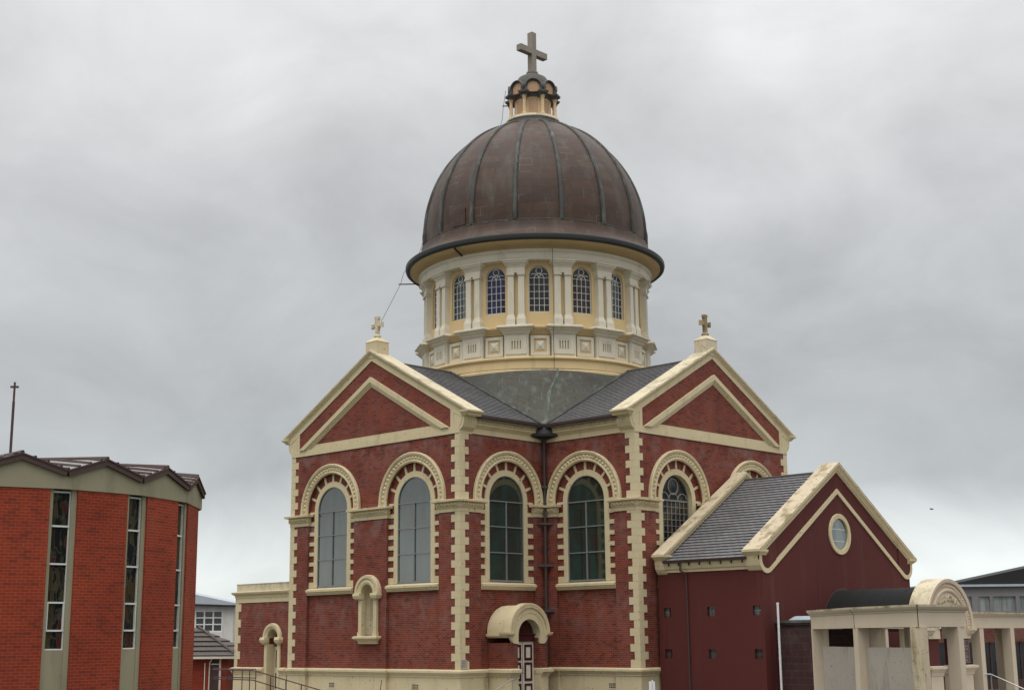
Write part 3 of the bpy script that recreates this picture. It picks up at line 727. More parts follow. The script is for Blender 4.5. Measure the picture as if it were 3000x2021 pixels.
b.build('dome_gutter', M['gutter'], BAS, 35)
fr = ang_frame(187); b = MB(); b.tube([fr(0, 21.3, 6.58), fr(0, 21.12, 6.5), fr(.0, 20.86, 5.9)], .055, 8); b.build('gutter_spout', M['gutter'], BAS)
# ------------------------------------------------------------------ dome
RD, HD, ZD = 5.70, 6.31, 22.88
dome_pt = lambda t: (RD*math.cos(t), ZD+HD*math.sin(t))
tt = math.acos(1.4/RD)
sk = [(6.58, 21.47), (6.40, 21.52), (6.20, 21.62), (6.03, 21.76), (5.92, 21.94), (5.86, 22.15), (5.83, 22.38), (5.76, 22.40)]
prof = [(5.70, 22.40), (5.70, 22.88)]+[dome_pt(tt*k/40) for k in range(1, 41)]
dome = MB().lathe(prof, seg=128, uvr=5.7).build('dome', M['copper'], BAS, 40)
MB().lathe(sk, seg=128, uvr=6).build('dome_skirt', M['copper'], dome, 40)
b = MB(); b.lathe([(5.83, 22.375), (5.845, 22.39), (5.80, 22.43), (5.70, 22.44)], seg=128); b.build('skirt_flashing', M['copperdark'], dome)
for k in range(16):
    d = 22.5*k+11.25
    if not vis(d): continue
    a = math.radians(d); pts = [(5.73, 22.42), (5.74, 22.88)]+[dome_pt(tt*j/26) for j in range(1, 27)]
    P3 = [Vector((r*math.cos(a), r*math.sin(a), z)) for r, z in pts]
    MB().tube(P3, [.125-.03*j/len(P3) for j in range(len(P3))], 8).build('dome_rib', M['copperdark'], dome, 50)
fr = ang_frame(183); b = MB(fr)
b.prism([(-.42, 22.52), (.42, 22.52), (.42, 23.35), (-.42, 23.35)], 5.6, 5.73); b.build('roof_hatch', M['copper'], dome)
# lantern
b = MB().lathe([(1.75, 28.85), (1.52, 28.97), (1.46, 29.05), (1.42, 29.18), (1.42, 29.30)], seg=48); lant = b.build('lantern', M['lead'], BAS, 40)
MB().lathe([(1.0, 29.28), (1.44, 29.28), (1.46, 29.33), (1.42, 29.38), (1.40, 29.46), (.8, 29.48)], seg=48).build('lantern_ring', M['cream_old'], lant, 30)
o8 = MB(); pd = MB()
for k in range(8):
    fr = ang_frame(45*k); h = .95*math.tan(PI/8); o8.fr = fr; pd.fr = fr
    o8.prism([(-h, 29.4), (h, 29.4), (h, 31.3), (-h, 31.3)], .7, .95)
    pd.box(-.24, .24, 29.55, 30.42, .9, .957); pd.prism(arch_poly(0, .325, 30.72, 30.98, 10), 1.0, 1.17)
o8.build('lantern_body', M['peach'], lant); pd.build('lantern_panel', M['peach_dark'], lant)
for k in range(8):
    fr = ang_frame(45*k+22.5); c = fr(0, 0, 1.24)
    MB().lathe([(.0, 29.45), (.125, 29.45), (.125, 29.55), (.095, 29.6), (.09, 29.63), (.078, 30.30), (.10, 30.33), (.085, 30.36), (.12, 30.44), (.14, 30.49), (0, 30.5)], seg=14, c=(c.x, c.y)).build('lantern_column', M['peach'], lant, 35)
e_ = MB()
for k in range(8):
    e_.fr = ang_frame(45*k+22.5)
    e_.loft([(-.17, .17, .7, 1.36, 30.48), (-.17, .17, .7, 1.36, 30.56), (-.25, .25, .7, 1.45, 30.63), (-.27, .27, .7, 1.47, 30.69), (-.27, .27, .7, 1.47, 30.74), (-.2, .2, .7, 1.38, 30.78)])
    e_.fr = ang_frame(45*k); h = 1.02*math.tan(PI/8)
    e_.loft([(-h, h, .7, 1.02, 30.52), (-h, h, .7, 1.02, 30.60), (-h-.02, h+.02, .7, 1.07, 30.66), (-h-.02, h+.02, .7, 1.07, 30.72)])
e_.build('lantern_entablature', M['lead'], lant)
cu = MB()
for k in range(8):
    cu.fr = ang_frame(45*k)
    cu.ring(0, 30.98, [(.31, .2), (.31, 1.16), (.33, 1.22), (.37, 1.22), (.38, 1.28), (.43, 1.30), (.46, 1.25), (.46, .2)], seg=18)
    for s in (-1, 1): cu.box(*sorted((s*.32, s*.455)), 30.74, 30.98, .5, 1.26)
cu.lathe([(1.16, 30.76), (1.2, 31.1), (1.12, 31.4), (.96, 31.65), (.74, 31.86), (.5, 32.0), (.34, 32.08), (.33, 32.16), (.28, 32.2), (0, 32.22)][4:], seg=32)
cu.lathe([(1.0, 31.0), (.98, 31.35), (.85, 31.68), (.74, 31.86)], seg=32)
cu.build('lantern_cupola', M['lead'], lant, 35)
c = MB(); s = .165
c.box(-s, s, -s, s, 32.26, 34.47); c.box(-1.02, -s, -s+.002, s-.002, 33.22, 33.55); c.box(s, 1.02, -s+.002, s-.002, 33.22, 33.55)
c.box(-.21, .21, -.21, .21, 32.16, 32.28)
c.build('crowning_cross', M['cross'], BAS)
# lightning cable
A = lambda deg, r, z: Vector((r*math.cos(math.radians(deg)), r*math.sin(math.radians(deg)), z))
lf = 136
pts = [A(lf, 1.42, 31.2), A(lf, 1.55, 30.35), A(lf, 1.62, 29.6), A(lf, 1.78, 28.98)]
pts += [A(lf, *(lambda q: (q[0]+.08, q[1]))(dome_pt(tt*(1-k/18)))) for k in range(1, 19)]
pts += [A(lf, 5.95, 22.3), A(lf, 6.75, 21.25), A(lf+2, 6.9, 20.6)]
cab = MB(); cab.tube(pts, .012, 5); cab.tube([A(lf+2, 6.9, 20.6), Vector((-6.9, 4.0, 18.3)), Vector((-9.0, 1.8, 16.6)), Vector((-10.2, .35, 15.75))], .012, 5)
cab.tube([A(lf+2, 6.0, 20.62), A(lf+2, 7.0, 20.6)], .03, 6); cab.tube([A(lf, 1.3, 30.35), A(lf, 1.6, 30.35)], .03, 6)
cab.build('lightning_cable', M['iron'], BAS)
fr = ang_frame(231)
MB().tube([fr(0, 20.9, 6.0), fr(0, 20.36, 5.98), fr(.0, 17.2, 6.13), fr(0, 16.7, 5.85), fr(0, 15.7, 6.0), fr(0, 15.1, 6.03)], .011, 5).build('drum_cable', M['iron'], BAS)

# ------------------------------------------------------------------ rainwater head and downpipe in the re-entrant corner
cx = -W-.20
b = MB(); b.tube([(cx, cx, 11.6), (cx, cx, .4)], .058, 10); dp = b.build('downpipe', M['pipe'], BAS, 40)
dn = Frame((cx, cx, 0), (.7071, -.7071, 0), (-.7071, -.7071, 0))
b = MB(dn); b.loft([(-.09, .09, -.25, .10, 11.36), (-.12, .12, -.3, .14, 11.46), (-.50, .50, -.4, .32, 11.52), (-.62, .62, -.4, .42, 11.56), (-.63, .63, -.4, .43, 11.66), (-.56, .56, -.4, .38, 11.70), (-.46, .46, -.4, .34, 11.86), (-.36, .36, -.4, .28, 12.04), (-.28, .28, -.4, .24, 12.08)])
b.build('rain_head', M['iron'], dp)
for z in (9.35, 7.75, 5.95, 4.02):
    MB(dn).box(-.36, .36, z-.05, z+.05, -.1, .09).build('pipe_bracket', M['pipe'], dp)
# ------------------------------------------------------------------ niche on the left gable
b = MB(F_LG)
b.ring(0, 4.85, [(.40, -.12), (.40, .17), (.50, .20), (.56, .17), (.62, .17), (.66, .22), (.78, .22), (.80, .16), (.80, -.05)], seg=24)
for s in (-1, 1):
    b.loft([(*sorted((s*.37, s*.80)), -.05, .28, 4.86), (*sorted((s*.37, s*.82)), -.05, .30, 4.76), (*sorted((s*.37, s*.78)), -.05, .26, 4.64), (*sorted((s*.38, s*.66)), -.05, .18, 4.58)][::-1])
    b.box(*sorted((s*.39, s*.60)), 3.18, 4.6, -.12, .12); b.box(*sorted((s*.375, s*.63)), 3.02, 3.2, -.12, .15)
ni = b.build('niche', M['cream'], BAS)
b = MB(F_LG); b.loft([(-.62, .62, -.05, .10, 2.70), (-.62, .62, -.05, .12, 2.80), (-.72, .72, -.05, .24, 2.90), (-.80, .80, -.05, .30, 2.93), (-.80, .80, -.05, .30, 3.0), (-.78, .78, -.05, .2, 3.03)])
b.build('niche_sill', M['cream'], ni)
b = MB(F_LG); pr = []
for k in range(13):
    t = PI*k/12; pr.append((.44*math.cos(t), -.05-.42*math.sin(t)))
rows = [[b.p(x, z, c) for x, c in pr] for z in (2.99, 4.85)]
for k in range(12): b.f([rows[0][k], rows[0][k+1], rows[1][k+1], rows[1][k]])
last = rows[1]
for j in range(1, 7):
    e2 = j/6*PI/2; row = [b.p(.44*math.cos(PI*k/12)*1, 4.85+.44*math.sin(e2)*math.sin(PI*k/12), -.05-.42*math.cos(e2)*math.sin(PI*k/12)) for k in range(13)]
    for k in range(12): b.f([last[k], last[k+1], row[k+1], row[k]])
    last = row
b.build('niche_lining', M['cream_old'], ni, 40)
# vents in the plinth
for fr, u in ((F_LG, -2.6), (F_LG, 2.92), (F_RS, 1.0)):
    n0 = -DR+.06
    v = MB(fr); v.prism([(u-.25, .78), (u+.25, .78), (u+.25, 1.08), (u-.25, 1.08)], n0-.02, n0+.012, [[(u-.19, .82), (u+.19, .82), (u+.19, 1.04), (u-.19, 1.04)]])
    o = v.build('air_vent', M['cream_old'], BAS)
    q = MB(fr)
    for i in range(4):
        for j in range(3): q.box(u-.17+.09*i, u-.11+.09*i, .84+.07*j, .885+.07*j, n0-.01, n0+.006)
    q.build('vent_grille', M['black'], o)
# foundation stone on the near corner
b = MB(F_LS); b.box(-HS+.0, -HS+.36, 1.67, 2.05, -.1, .045); fs = b.build('foundation_stone', M['greycon'], BAS)
b = MB(F_LS)
for j in range(4): b.box(-HS+.06, -HS+.30-.05*(j % 2), 1.97-.07*j, 1.985-.07*j, .04, .048)
b.build('inscription', M['lead'], fs)
# ------------------------------------------------------------------ door porch on the left side wall
PX = -8.05
F_P = Frame((PX, -W, 0), (1, 0, 0), (0, -1, 0)); PD = 1.22
b = MB(F_P)
outer = [(-1.17, 3.05)]+[(-1.17*math.cos(PI*k/24), 3.08+1.15*math.sin(PI*k/24)) for k in range(25)]+[(1.17, 3.05)]
b.prism(outer[::-1]+[(-1.17, 2.98), (-.62, 2.98), (-.62, 3.05)]+[(-.62*math.cos(PI*k/20), 3.0+.66*math.sin(PI*k/20)) for k in range(21)]+[(.62, 2.98), (1.17, 2.98)] if False else outer+[(1.17, 2.9), (.66, 2.9)]+[(.66*math.cos(PI*k/20), 3.02+.64*math.sin(PI*k/20)) for k in range(21)]+[(-.66, 2.9), (-1.17, 2.9)], -.1, PD-.12)
b.box(-1.25, -1.1, 2.97, 3.06, -.1, PD-.1)
hood = b.build('door_porch', M['cream'], BAS, 30)
f2 = MB(F_P)
face = [(-1.19*math.cos(PI*k/28), 3.1+1.14*math.sin(PI*k/28)) for k in range(29)]
inner = [(.66*math.cos(PI*k/20), 3.0+.65*math.sin(PI*k/20)) for k in range(21)]
f2.prism((face+[(1.19, 3.02), (1.12, 2.98), (1.10, 2.86), (.98, 2.70), (.88, 2.66), (.66, 2.66)]+inner+[(-.66, 2.66), (-.88, 2.66), (-.98, 2.70), (-1.10, 2.86), (-1.12, 2.98), (-1.19, 3.02)])[::-1], PD-.12, PD)
f2.ring(0, 3.1, [(1.02, PD-.02), (1.02, PD+.05), (1.08, PD+.02), (1.13, PD+.05), (1.21, PD+.05), (1.21, PD-.3), (1.15, PD-.3)], seg=32)
for k in range(40):
    t = PI*(k+.5)/40; f2.box(1.05*math.cos(t)-.028, 1.05*math.cos(t)+.028, 3.1+1.05*math.sin(t)-.028, 3.1+1.05*math.sin(t)+.028, PD, PD+.065)
f2.ring(0, 3.05, [(.86, PD-.01), (.86, PD+.018), (.89, PD+.018), (.89, PD-.01)], seg=28)
for s in (-1, 1):
    f2.loft([(*sorted((s*.98, s*1.20)), PD-.45, PD+.06, 2.98), (*sorted((s*.98, s*1.30)), PD-.5, PD+.12, 3.04), (*sorted((s*.98, s*1.32)), PD-.5, PD+.13, 3.12)])
f2.build('porch_arch', M['cream'], hood, 30)
for s in (-1, 1):
    MB(F_P).box(*sorted((s*.66, s*1.10)), 1.5, 2.70, -.1, PD-.05).build('porch_pier', M['brick'], hood)
    MB(F_P).loft([(*sorted((s*.66, s*1.13)), -.05, PD-.02, -.1), (*sorted((s*.66, s*1.13)), -.05, PD-.02, 1.30), (*sorted((s*.66, s*1.17)), -.05, PD+.03, 1.38), (*sorted((s*.64, s*1.22)), -.05, PD+.10, 1.47), (*sorted((s*.64, s*1.28)), -.05, PD+.16, 1.51), (*sorted((s*.64, s*1.28)), -.05, PD+.16, 1.62), (*sorted((s*.66, s*1.1)), -.05, PD, 1.67)]).build('porch_plinth', M['cream'], hood)
DN = PD-.42
d_ = MB(F_P); d_.box(-.66, .66, .3, 2.74, DN-.06, DN)
dr = d_.build('double_door', M['doorwhite'], BAS)
m_ = MB(F_P); i_ = MB(F_P)
for s in (-1, 1):
    for z0, z1 in ((1.98, 2.62), (1.15, 1.90), (.42, 1.05)):
        m_.prism([(x, z) for x, z in ((s*.33-.23, z0), (s*.33+.23, z0), (s*.33+.23, z1), (s*.33-.23, z1))], DN-.01, DN+.025, [[(s*.33-.14, z0+.10), (s*.33+.14, z0+.10), (s*.33+.14, z1-.10), (s*.33-.14, z1-.10)]])
        i_.box(s*.33-.13, s*.33+.13, z0+.11, z1-.11, DN-.01, DN+.012)
m_.build('door_moulding', M['maroondoor'], dr); i_.build('raised_panel', M['doorwhite'], dr)
h_ = MB(F_P); h_.tube([F_P(.05, 1.72, DN+.02), F_P(.05, 1.70, DN+.06), F_P(.05, 1.5, DN+.06), F_P(.05, 1.48, DN+.02)], .012, 6); h_.tube([F_P(-.05, 1.72, DN+.02), F_P(-.05, 1.70, DN+.06), F_P(-.05, 1.5, DN+.06), F_P(-.05, 1.48, DN+.02)], .012, 6); h_.build('door_handle', M['steel'], dr)
MB(F_P).box(-.01, .01, .3, 2.72, DN, DN+.006).build('door_joint', M['black'], dr)
fl = MB(F_P); fl.box(-.66, .66, 2.76, 3.02, DN-.06, DN+.08); fl.loft([(-.68, .68, DN-.05, DN+.06, 2.94), (-.70, .70, DN-.05, DN+.14, 3.02), (-.70, .70, DN-.05, DN+.14, 3.07)]); fl.prism(arch_poly(0, .66, 3.0, 3.04, 18), DN-.06, DN)
for k in range(7):
    t = PI*(k+.5)/7; c_, s_ = math.cos(t), math.sin(t)
    fl.prism([(.05*c_-.012*s_, 3.07+.05*s_+.012*c_), (.05*c_+.012*s_, 3.07+.05*s_-.012*c_), (.6*c_+.02*s_, 3.05+.6*s_-.02*c_), (.6*c_-.02*s_, 3.05+.6*s_+.02*c_)], DN-.01, DN+.012)
fl.build('fanlight', M['maroondoor'], dr)
# ------------------------------------------------------------------ low parapeted wing at the left
LWX, LWY = -L+.03, 9.95
F_LW = Frame((LWX, 0, 0), (0, -1, 0), (-1, 0, 0))
DU = -6.93
b = MB(F_LW); b.prism([(-LWY, .3), (-W, .3), (-W, 5.2), (-LWY, 5.2)], -.45, 0, [arch_poly(DU, .44, .31, 2.98, 16)])
b.box(-LWY, -LWY+.45, .3, 5.2, -5.2, -.46)
lw = b.build('side_wing', M['brick'], BAS)
MB(F_LW).box(-LWY+.1, -W, 5.0, 5.22, -5.2, -.2).build('flat_roof', M['lead'], lw)
pth = [(-5.6, LWY), (LWX, LWY), (LWX, W+.01)]
b = MB(); b.plan(pth, [(-.4, 4.66), (.035, 4.66), (.035, 4.88), (.055, 4.885), (.055, 4.98), (.10, 5.03), (.17, 5.07), (.19, 5.12), (.20, 5.16), (.0, 5.20), (-.4, 5.20)])
b.build('wing_cornice', M['cream'], lw)
MB().plan(pth, [(-.3, 5.19), (.0, 5.19), (.0, 5.52), (.02, 5.53), (.02, 5.56), (-.3, 5.56)]).build('wing_parapet', M['cream_old'], lw)
b = MB()
for k, z in enumerate([1.66+.37*j for j in range(9)]):
    lx, ly = (.35, .42) if k % 2 else (.42, .22)
    b.box(LWX-.03, LWX+lx, LWY-ly, LWY+.03, z, min(z+.366, 4.66))
b.build('wing_quoins', M['cream'], lw)
MB().plan([(-5.6, LWY), (LWX, LWY), (LWX, -(DU-.62))], PPROF).build('wing_plinth', M['cream'], lw)
MB().plan([(LWX, -(DU+.62)), (LWX, W+.12)], PPROF).build('wing_plinth', M['cream'], lw)
b = MB(F_LW)
b.ring(DU, 3.0, [(.40, -.42), (.40, .06), (.46, .10), (.50, .10), (.54, .14), (.66, .14), (.68, .08), (.68, -.05)], seg=24)
for s in (-1, 1):
    b.loft([(*sorted((DU+s*.42, DU+s*.64)), -.05, .12, 2.70), (*sorted((DU+s*.38, DU+s*.74)), -.05, .22, 2.80), (*sorted((DU+s*.38, DU+s*.76)), -.05, .26, 2.92), (*sorted((DU+s*.40, DU+s*.72)), -.05, .22, 3.04)])
    b.box(*sorted((DU+s*.40, DU+s*.60)), .3, 2.72, -.42, .07)
ds = b.build('door_surround', M['cream'], BAS)
d_ = MB(F_LW); d_.box(DU-.42, DU+.42, .3, 2.62, -.46, -.41); d_.box(DU+.405, DU+.42, .3, 2.6, -.41, -.05) if False else None
d_.build('side_door', M['doorwhite'], ds)
m_ = MB(F_LW)
for z0, z1 in ((1.66, 2.45), (.7, 1.40)):
    m_.prism([(DU-.30, z0), (DU+.30, z0), (DU+.30, z1), (DU-.30, z1)], -.42, -.385, [[(DU-.22, z0+.08), (DU+.22, z0+.08), (DU+.22, z1-.08), (DU-.22, z1-.08)]])
m_.box(DU-.41, DU+.41, 2.62, 2.75, -.46, -.38); m_.prism(arch_poly(DU, .41, 2.72, 2.99, 14), -.45, -.42)
m_.build('door_moulding', M['maroondoor'], ds)
# glazed link in the first bay of the right gable
b = MB(F_RG); b.box(-4.36, -3.30, 1.67, 4.55, -.2, -DR+.02); gk = b.build('glazed_door', M['glassdark'], BAS)
b = MB(F_RG)
b.box(-4.36, -4.26, 1.67, 3.5, -.15, -DR+.07); b.box(-4.3, -3.3, 2.42, 2.5, -.15, -DR+.06); b.box(-4.3, -3.3, 3.45, 3.53, -.15, -DR+.06); b.box(-4.3, -3.3, 1.66, 1.75, -.15, -DR+.06); b.box(-3.82, -3.76, 1.7, 3.5, -.15, -DR+.06)
b.build('door_frame', M['whitepaint'], gk)

# ================================================================== ANNEX
AX, AH, AY0, AY1 = 1.15, 5.80, -16.2, -11.05
ANX = thing('chapel_annex', (AX, -13.6, 0), 'maroon rendered gabled annex with a round window in its gable', 'building')
F_A = Frame((AX, AY0, 0), (1, 0, 0), (0, -1, 0)); F_AS = Frame((AX-AH, (AY0+AY1)/2, 0), (0, -1, 0), (-1, 0, 0))
ASL = .625; AT = 10.05
b = MB(F_A)
oc = [(.05+.68*math.cos(2*PI*k/32), 7.03+.68*math.sin(2*PI*k/32)) for k in range(32)]
b.prism([(-AH, 0), (AH, 0), (AH, 6.0), (0, 9.65), (-AH, 6.0)], -.05, 0, [oc])
b.prism([(-AH+.6, 0), (AH-.05, 0), (AH-.05, 6.0), (0, 9.6), (-AH+.6, 6.0)], -.4, -.051, [oc])
b.prism([(-AH, 0), (AH, 0), (AH, 5.9), (0, 9.5), (-AH, 5.9)], AY0-AY1+.0, AY0-AY1+.25)
side = MB(F_AS)
hs = (AY1-AY0)/2
gb = []
for u, z in ((-2.13, 3.85), (.06, 3.85), (2.25, 3.85), (-2.13, 2.2), (.06, 2.2), (2.25, 2.2), (-2.13, .55), (.06, .55), (2.25, .55)):
    gb.append((u, z))
holes = [[(u-.18, z-.18), (u+.18, z-.18), (u+.18, z+.18), (u-.18, z+.18)] for u, z in gb]
side.prism([(-hs+.02, 0), (hs-.004, 0), (hs-.004, 5.6), (-hs+.02, 5.6)], -.3, .004, holes)
b.V += side.V[:0]
aw = b.build('gable_wall', M['maroon'], ANX); side.build('side_wall', M['maroon'], ANX)
MB(F_A).box(AH-.3, AH, 0, 5.6, AY0-AY1+.3, -.42).build('side_wall', M['maroon'], ANX)
for u in (-1.84, 1.74): MB(F_A).box(u-.008, u+.008, .2, 8.3, -.01, .003).build('render_joint', M['black'], aw)
for i, (u, z) in enumerate(gb):
    o = MB(F_AS).box(u-.18, u+.18, z-.18, z+.18, -.15, -.08).build('glass_block_window', M['glassgreen' if i in (0, 2) else 'glassdark'], ANX)
    q = MB(F_AS); q.box(u-.013, u+.013, z-.18, z+.18, -.1, -.07); q.box(u-.18, u+.18, z-.013, z+.013, -.1, -.071)
    for du in (-.09, .09):
        for dz in (-.09, .09): q.ring(u+du, z+dz, [(.045, -.085), (.06, -.085), (.06, -.074), (.045, -.074)], 0, 2*PI, 10, True)
    q.build('mortar_cross', M['frame'] if i in (0, 2) else M['lead'], o)
b = MB(F_A); b.ring(.05, 7.03, [(.66, -.12), (.66, .05), (.84, .06), (.86, .04), (.86, -.02)], 0, 2*PI, 40, True)
rw = b.build('round_window', M['cream'], ANX, 30)
MB(F_A).prism(oc, -.10, -.03).build('pane', M['glassround'], rw)
q = MB(F_A); q.box(-.55, .6, 7.22, 7.245, -.04, -.02); q.box(-.5, .5, 6.72, 6.745, -.04, -.02); q.build('glazing_bars', M['bar'], rw)
# chevron strip that hooks round the kneelers, coping and kneelers
def hook(s):
    pts = [(0, 8.92)]
    cxx, czz = 5.50, 5.80
    for k in range(9):
        t = math.radians(-123.3+k*123.3/8); pts.append((cxx+.36*math.cos(t), czz+.36*math.sin(t)))
    pts.append((cxx+.36, 6.02))
    return [(s*x, z) for x, z in pts]
pl, pr_ = hook(-1), hook(1)
ch = pl[::-1]+pr_[1:]
for fr_, cfront in ((F_A, 0.0),):
    b = MB(fr_); b.sweep(ch, [(0, -.02), (0, .05), (.12, .05), (.12, -.02)]) if False else b.sweep(ch, [(-.02, -.02), (-.02, .052), (.16, .052), (.16, -.02)])
    b.build('gable_strip', M['cream'], ANX)
def annex_gable(fr, cb, cf, nm='coping'):
    b = MB(fr)
    b.sweep([(-6.12, AT-6.12*ASL), (0, AT), (6.12, AT-6.12*ASL)], [(0, cb), (0, cf), (.09, cf), (.12, cf-.03), (.17, cf-.06), (.24, cf-.10), (.27, cf-.10), (.27, cf-.13), (.34, cf-.14), (.34, cb)])
    o = b.build('raking_coping', M['cream'], ANX)
    MB(fr).sweep([(-6.2, AT-6.2*ASL), (0, AT), (6.2, AT-6.2*ASL)], [(-.012, cb-.01), (-.012, cf+.005), (.012, cf+.008), (.012, cb-.01)]).build('coping_top', M['gateold'], o)
    for s in (-1, 1):
        pts = [(5.20, 5.40), (5.35, 5.30), (5.50, 5.27), (5.70, 5.31), (5.86, 5.42), (5.97, 5.58), (6.02, 5.78), (6.02, 5.98), (5.2, 6.5)]
        pts = [(s*x, z) for x, z in pts]
        if s < 0: pts = pts[::-1]
        kn = MB(fr).prism(pts, cb, cf-.155)
        kn.loft([(*sorted((s*5.6, s*6.04)), cb, cf-.12, 5.96), (*sorted((s*5.6, s*6.08)), cb, cf-.09, 6.0), (*sorted((s*5.6, s*6.18)), cb-.02, cf-.01, 6.08), (*sorted((s*5.6, s*6.22)), cb-.02, cf+.0, 6.10), (*sorted((s*5.6, s*6.22)), cb-.02, cf+.0, 6.17)])
        kn.build('kneeler', M['cream'], ANX)
annex_gable(F_A, -.62, .20)
F_AF = Frame((AX, -11.6, 0), (1, 0, 0), (0, -1, 0)); annex_gable(F_AF, -.02+.05-.55+.0, .12)
for s in (-1, 1):
    pts = [(5.32, 5.50), (5.42, 5.45), (5.52, 5.44), (5.68, 5.48), (5.80, 5.60), (5.86, 5.78), (5.86, 6.03), (5.30, 6.38), (4.85, 6.66), (4.85, 5.78)]
    pts = [(s*x, z) for x, z in pts]
    MB(F_A).prism(pts[::s], -.1, .048).build('kneeler_face', M['maroon'], ANX)
# roof
b = MB(); xe, ze_ = AX-AH-.22, 5.90; xr, zr = AX, 9.66
slate_rows(b, 29, (xe, -15.6, ze_), (xe, -11.55, ze_), (xr, -15.6, zr), (xr, -11.55, zr), .04)
slate_rows(b, 29, (2*AX-xe, -15.6, ze_), (2*AX-xe, -11.55, ze_), (xr, -15.6, zr), (xr, -11.55, zr), .04)
rf = b.build('tile_roof', M['tile'], ANX)
MB().tube([(xr, -15.6, zr+.02), (xr, -11.6, zr+.02)], .07, 8).build('ridge_capping', M['lead'], rf)
b = MB(F_AS); cb_ = [(0, 5.45), (.05, 5.45), (.05, 5.55), (.12, 5.58), (.20, 5.78), (.20, 5.84), (0, 5.84)]
q = [[b.p(u, z, c) for c, z in cb_] for u in (-hs+.5, hs-.55)]
for j in range(7): b.f([q[0][j], q[0][(j+1) % 7], q[1][(j+1) % 7], q[1][j]])
b.build('eaves_fascia', M['cream'], ANX)
b = MB(F_AS); b.loft([(-hs+.5, hs-.55, .18, .30, 5.82), (-hs+.5, hs-.55, .18, .34, 5.93)]); gt = b.build('eaves_gutter', M['brownmetal'], ANX)
q = MB(F_AS)
for j in range(8): u = -hs+.75+.52*j; q.box(u-.015, u+.015, 5.70, 5.82, .19, .26)
q.build('gutter_clip', M['iron'], gt)
b = MB(); P = lambda u, z, c: F_AS(u, z, c)
u = -1.22
b.tube([P(u, 5.85, .25), P(u, 5.52, .25), P(u+.04, 5.46, .2), P(u+.14, 5.40, .08), P(u+.16, 5.3, .06), P(u+.16, .2, .06)], .04, 8)
b.build('downpipe', M['brownmetal'], ANX, 40)
MB(F_AF).prism([(-AH+.0, 0), (AH, 0), (AH, 6), (0, 9.4), (-AH, 6)], .0, .02).build('rear_wall', M['maroon'], ANX)

# flat roofed block against the annex gable
FB = thing('flat_roofed_block', (-2.4, -17.2, 0), 'dark concrete block lean-to with flat roof against maroon gable', 'building')
b = MB(); b.box(-3.85, -1.0, -18.2, -16.22, 0, 3.28); b.build('block_wall', M['block'], FB)
b = MB(); b.box(-3.93, -.95, -18.28, -16.21, 3.28, 3.40); rfb = b.build('flat_roof', M['iron'], FB)
b = MB(); b.box(-3.97, -3.9, -18.3, -16.21, 3.36, 3.46); b.build('roof_flashing', M['lead'], rfb)
b = MB(RAW); sk_ = Frame((-2.9, -17.2, 0), (1, 0, 0), (0, 1, 0)); b.fr = sk_
b.loft([(-.75, .75, -.75, .55, 3.39), (-.75, .75, -.75, .55, 3.48), (-.6, .6, -.6, .4, 3.60), (-.55, .55, -.55, .35, 3.62)]); b.build('skylight', M['galv'], FB)
b = MB(); b.tube([(-4.22, -16.55, 0), (-4.22, -16.55, 4.05)], .046, 10); b.tube([(-4.22, -16.55, 4.05), (-4.22, -16.55, 4.14)], .055, 10)
for z in (3.2, 2.0, .9): b.tube([(-4.22, -16.55, z), (-4.22, -16.55, z+.04)], .052, 10)
tag(b.build('vent_pipe', M['pvc'], None, 40), 'white upright vent pipe at the corner of the maroon annex', 'pipe')

# ================================================================== ENTRANCE ARCH, CANOPY, COLONNADES
GY = -20.9
GA = thing('entrance_arch', (AX, GY+.4, 0), 'cream round entrance arch with raised Latin lettering on its face', 'archway')
F_G = Frame((AX, GY, 0), (1, 0, 0), (0, -1, 0)); GT = .75
b = MB(F_G)
outer = [(1.92*math.cos(PI*k/40), 3.08+1.88*math.sin(PI*k/40)) for k in range(41)]
inn = [(-.80*math.cos(PI*k/24), 3.0+.80*math.sin(PI*k/24)) for k in range(25)]
b.prism(outer+[(-1.92, 2.95), (-1.80, 2.85), (-1.72, 2.70), (-.80, 2.70)]+inn+[(.80, 2.70), (1.72, 2.70), (1.80, 2.85), (1.92, 2.95)], -GT, 0)
b.ring(0, 3.08, [(1.78, -.02), (1.78, .08), (1.86, .10), (1.93, .10), (1.95, .06), (1.95, -.1), (1.90, -.1)], seg=44)
b.ring(0, 3.08, [(1.44, -.02), (1.44, .05), (1.50, .07), (1.54, .05), (1.54, -.02)], seg=44)
b.ring(0, 3.08, [(.80, -.3), (.80, .06), (.86, .09), (.93, .06), (.93, -.02)], seg=36)
for k in range(44):
    t0, t1 = PI*(k+.06)/44, PI*(k+.94)/44
    q = [b.p(r*math.cos(t), 3.08+r*math.sin(t), .004) for r, t in ((1.60, t0), (1.74, t0), (1.74, t1), (1.60, t1))]
    tm = (t0+t1)/2; ap = b.p(1.67*math.cos(tm), 3.08+1.67*math.sin(tm), .075)
    for j in range(4): b.f([q[j], q[(j+1) % 4], ap])
for s in (-1, 1):
    b.loft([(*sorted((s*1.46, s*1.84)), -.3, .05, 2.86), (*sorted((s*1.42, s*1.95)), -.4, .10, 2.96), (*sorted((s*1.42, s*2.02)), -.4, .16, 3.02), (*sorted((s*1.42, s*2.02)), -.4, .16, 3.10)])
    for j in range(3): u = 1.50+.15*j; b.pyr(*sorted((s*u, s*(u+.13))), 2.88, 2.98, .06, .13)
ar = b.build('arch_body', M['gatecream'], GA, 28)
MB(F_G).ring(0, 3.08, [(1.93, -GT-.0), (1.952, -GT), (1.952, .04), (1.93, .04)], seg=44).build('arch_top', M['cream_old'], ar, 30)
lt = MB()
txt = 'SANCTA MARIA ORA PRO NOBIS'; n = len(txt); span = math.radians(172)
